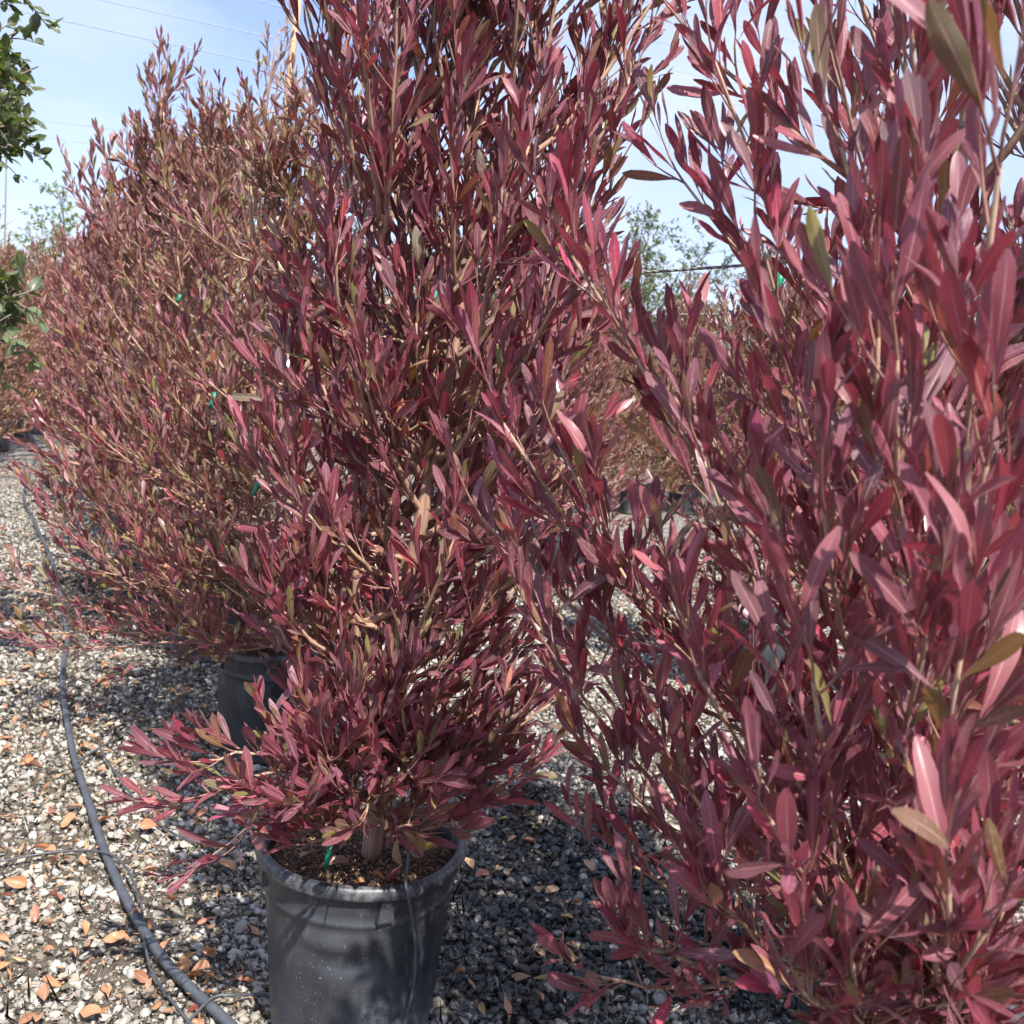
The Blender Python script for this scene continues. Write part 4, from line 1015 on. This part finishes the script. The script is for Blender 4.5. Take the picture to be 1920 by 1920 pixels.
tag(link('leaf_litter', leaves_mesh('leaf_litter', lf, np.arange(Pn), 4, 3, M['dry_leaf'])), 'small scraps of orange leaf litter scattered over the gravel', 'leaf litter', kind='stuff')
gn = 1500; ga = rng.uniform(0, 6.28, gn); gq = 0.185 * np.sqrt(rng.random(gn))
tet = np.array([(1, 0, -0.4), (-0.6, 0.9, -0.4), (-0.6, -0.9, -0.4), (0, 0, 0.9)]); sg = rng.uniform(0.0012, 0.0042, gn)
rz = rng.uniform(0, 6.28, gn); cz, sz = np.cos(rz), np.sin(rz)
GV = np.stack([tet[None, :, 0] * cz[:, None] - tet[None, :, 1] * sz[:, None], tet[None, :, 0] * sz[:, None] + tet[None, :, 1] * cz[:, None], np.broadcast_to(tet[None, :, 2], (gn, 4))], 2) * sg[:, None, None]
GV += np.stack([gq * np.cos(ga), gq * np.sin(ga), np.full(gn, SOIL + 0.003)], 1)[:, None]
GF = (np.array([(0, 1, 3), (1, 2, 3), (2, 0, 3), (0, 2, 1)])[None] + (np.arange(gn) * 4)[:, None, None]).reshape(-1, 3)
gcol = np.array([(0.42, 0.28, 0.16), (0.10, 0.06, 0.04), (0.55, 0.47, 0.36), (0.2, 0.12, 0.07)])[rng.integers(0, 4, gn)]
gm = mesh_np('soil_grains', GV.reshape(-1, 3), GF, M['dry_leaf'], True, np.repeat(gcol, 4, 0))
tag(link('soil_grains', gm, POT1), kind='stuff')
# litter in the front pot: yellow dry cluster and bits
for (dx, dy, c, s) in [(0.10, -0.02, 'tan', 0.075), (0.115, -0.04, 'yellow', 0.07), (0.09, -0.045, 'tan', 0.06), (0.125, -0.01, 'yellow', 0.06), (0.075, -0.10, 'red', 0.06), (0.05, -0.12, 'orange', 0.03), (0.02, -0.14, 'orange', 0.03), (-0.04, -0.09, 'brown', 0.05), (-0.10, -0.06, 'tan', 0.05), (0.14, -0.06, 'orange', 0.04)]:
    o = fall(b1[0] + dx, b1[1] + dy, SOIL + 0.012 + (0.03 if s > 0.058 and c != 'red' else 0), c, s, label='%s dry leaf lying on the soil of the dented pot' % ('pale ' + c if c == 'tan' else c), tiltmax=0.9 if s > 0.058 else 0.4)
    o['group'] = 'dry leaves in the dented pot'

# ------------------------------------------------------------------ trees
def leafy_tree(name, base, trunk_pts, r0, limbs, label, cat, leafL, wide, pal, nleaf_per, mat, spread, seed, nt=5, bark_m='tree_bark', shape='ov', droop=0.3, group=None):
    r = np.random.default_rng(seed); root = empty(name, base); tag(root, label, cat, group)
    b = np.array(base)
    tube_obj('trunk', smooth_line(trunk_pts, sub=6), r0, r0 * 0.35, M[bark_m], root, 10)
    pos = []; ax = []; Ls = []; tw = []
    for lp in limbs:
        C = smooth_line(lp, sub=6); tube_obj('limb', C, r0 * 0.35, r0 * 0.08, M[bark_m], root, 6)
        ln = np.linalg.norm(np.diff(C, axis=0), axis=1).sum()
        nt_ = max(6, int(ln / spread * 9))
        for k in range(nt_):
            i = int(r.uniform(0.25, 1) * (len(C) - 1)); p = C[i]
            d = unit(r.normal(0, 1, 3) + unit(C[-1] - C[0]) * 0.7 + np.array((0, 0, 0.1)))
            le = spread * r.uniform(0.5, 1.2); T = np.linspace(0, 1, 5)[:, None]
            tl_ = p + d * le * T + np.array((0, 0, -droop * le)) * T ** 2; tw.append(tl_)
            for q in range(nleaf_per):
                u = r.uniform(0.2, 1.0); x = p + d * le * u + np.array((0, 0, -droop * le)) * u * u
                pos.append(x); ax.append(unit(d * 0.5 + r.normal(0, 0.7, 3) + np.array((0, 0, -0.25)))); Ls.append(r.uniform(*leafL))
    pos = np.array(pos); ax = np.array(ax); Ls = np.array(Ls); n_ = len(pos)
    nr = unit(np.array((0, 0, 1.0))[None] + r.normal(0, 0.5, (n_, 3))); nr = unit(nr - ax * (nr * ax).sum(1, keepdims=True))
    pal = np.array(pal)
    lf = dict(pos=pos, ax=ax, nr=nr, L=Ls, W=Ls * wide, curl=r.normal(-0.1, 0.15, n_), fold=r.uniform(0.05, 0.4, n_), tint=pal[r.integers(0, len(pal), n_)] * r.lognormal(0, 0.25, (n_, 1)))
    gr = dict(leaves=lf)
    idx = np.array([], int)
    if nt > 4: idx = pick_hero(gr, base, 160)
    sel = np.ones(n_, bool); sel[idx] = False
    V, F = tubes_np(np.array(tw), np.linspace(0.003, 0.0012, 5)[None] * np.ones((len(tw), 1)) * (r0 / 0.03) ** 0.5, 4)
    tag(link('twigs', mesh_np('twigs', V, F, M[bark_m]), root), kind='stuff')
    tag(link('crown', leaves_mesh('crown', lf, np.where(sel)[0], max(4, nt), 3, mat, shape, seed), root), kind='stuff')
    if len(idx): place_hero(root, gr, idx, hero_leaf_variants('g', mat, list(pal), seed, shape, wide))
    return root
GP = [(0.050, 0.085, 0.020), (0.040, 0.070, 0.020), (0.075, 0.105, 0.025), (0.10, 0.10, 0.03), (0.035, 0.055, 0.022)]
tb = (-2.35, 3.45, 0.0); tbv = np.array(tb)
def tl(x, y, d): return tuple(P(x, y, d) - tbv)
limbs = [[(0.02, 0, 1.9), (0.25, -0.02, 2.2), tl(30, 60, 3.3)], [(0.02, 0, 1.8), (0.2, 0.0, 2.05), tl(60, 130, 3.25)], [(0.02, 0, 1.7), (0.2, 0.0, 1.95), tl(70, 225, 3.2)], [(0.02, 0, 2.1), (0.2, 0.05, 2.5), tl(20, -60, 3.3)], [(0.02, 0, 1.7), (0.3, -0.1, 1.9), tl(-20, 150, 3.1)],
         [(0.02, 0, 1.75), (0.25, 0, 1.85), tl(20, 250, 3.3)], [(0.0, 0, 1.0), (0.2, -0.02, 1.35), tl(60, 545, 3.25)], [(0.0, 0, 0.95), (0.2, -0.02, 1.2), tl(20, 590, 3.3)], [(0.0, 0, 1.1), (0.2, 0.02, 1.4), tl(0, 510, 3.25)], [(0, 0, 2.0), (-0.3, 0.1, 2.5), (-0.5, 0.1, 2.8)], [(0, 0, 1.6), (-0.3, -0.2, 2.0), (-0.5, -0.2, 2.3)], [(0, 0, 2.2), (0, 0.2, 2.6), (0.05, 0.3, 3.0)]]
leafy_tree('crape_myrtle', tb, [(0, 0, 0), (0.03, 0, 0.8), (0, 0, 1.5), (0.03, 0, 2.3)], 0.03, limbs, 'green leaved young tree reaching in beside the hose row', 'tree', (0.04, 0.065), 0.55, GP, 7, M['green_leaf'], 0.17, 91, 6)

def far_tree(x, y, h, rad, z0, label, pal, seed, leaf=(0.07, 0.12), nb=38, per=34, spread=None):
    r = np.random.default_rng(seed); limbs = []
    for k in range(nb):
        u = r.normal(0, 1, 3); u /= np.linalg.norm(u); q = r.random() ** 0.45
        e = np.array((u[0] * rad * q, u[1] * rad * q, z0 + (h - z0) * (0.5 + 0.5 * u[2] * q)))
        limbs.append([(0, 0, max(0.4, z0 * 0.97 + (h - z0) * 0.1 * r.random()) if z0 > 3 else max(0.4, z0 * 0.6 + (h - z0) * 0.15 * r.random())), tuple(e * np.array((0.45, 0.45, 0.75 if z0 < 3 else 0.985))), tuple(e)])
    return leafy_tree('tree', (x, y, 0), [(0, 0, 0), (0.05, 0, h * 0.3), (0, 0.05, max(h * 0.6, z0))], 0.10, limbs, label, 'tree', leaf, 0.42, pal, per, M['green_leaf'], spread or rad * 0.4, seed, 4, group='trees behind the nursery rows')
YG = [(0.20, 0.25, 0.03), (0.25, 0.28, 0.04), (0.16, 0.22, 0.03), (0.27, 0.28, 0.06)]
DG = [(0.06, 0.085, 0.03), (0.085, 0.11, 0.04), (0.05, 0.07, 0.03)]
def copy_tree(src, x, y, s_, rot, label):
    r = src.copy(); COL.objects.link(r); r.location = (x, y, 0); r.rotation_euler = (0, 0, rot); r.scale = (s_, s_, s_); r['label'] = label
    for ch in list(src.children):
        c = ch.copy(); COL.objects.link(c); c.parent = r
    return r
T0 = far_tree(-13.5, 22, 5.2, 2.4, 0.6, 'bright yellow green tree behind the olive row, second from the yard edge', YG, 100, per=20)
copy_tree(T0, -10.3, 22.5, 0.96, 1.1, 'broad yellow green tree behind the olive row, beside the dull mauve shrubs')
copy_tree(T0, -8.0, 23, 0.90, 2.7, 'smaller yellow green tree at the end of the hose row')
copy_tree(T0, -16.5, 22.5, 1.06, 4.0, 'yellow green tree farthest along behind the olive row')
far_tree(-31.6, 60, 16.0, 1.7, 13.4, 'tall feathery grey green tree far beyond the yard', [(0.26, 0.29, 0.16), (0.32, 0.33, 0.20)], 120, (0.2, 0.4), 26, 20, 0.5)
T1 = far_tree(2.5, 22, 5.4, 2.6, 0.6, 'grey green tree behind the far cross rows', DG, 130, per=20)
for i, (x, y, s_) in enumerate([(5.5, 23, 0.93), (8.8, 22, 1.04), (-0.8, 23, 0.93), (12.5, 23, 0.96), (-4.2, 24, 0.9)]):
    copy_tree(T1, x, y, s_, 1.0 + 1.3 * i, 'grey green tree behind the far cross rows')
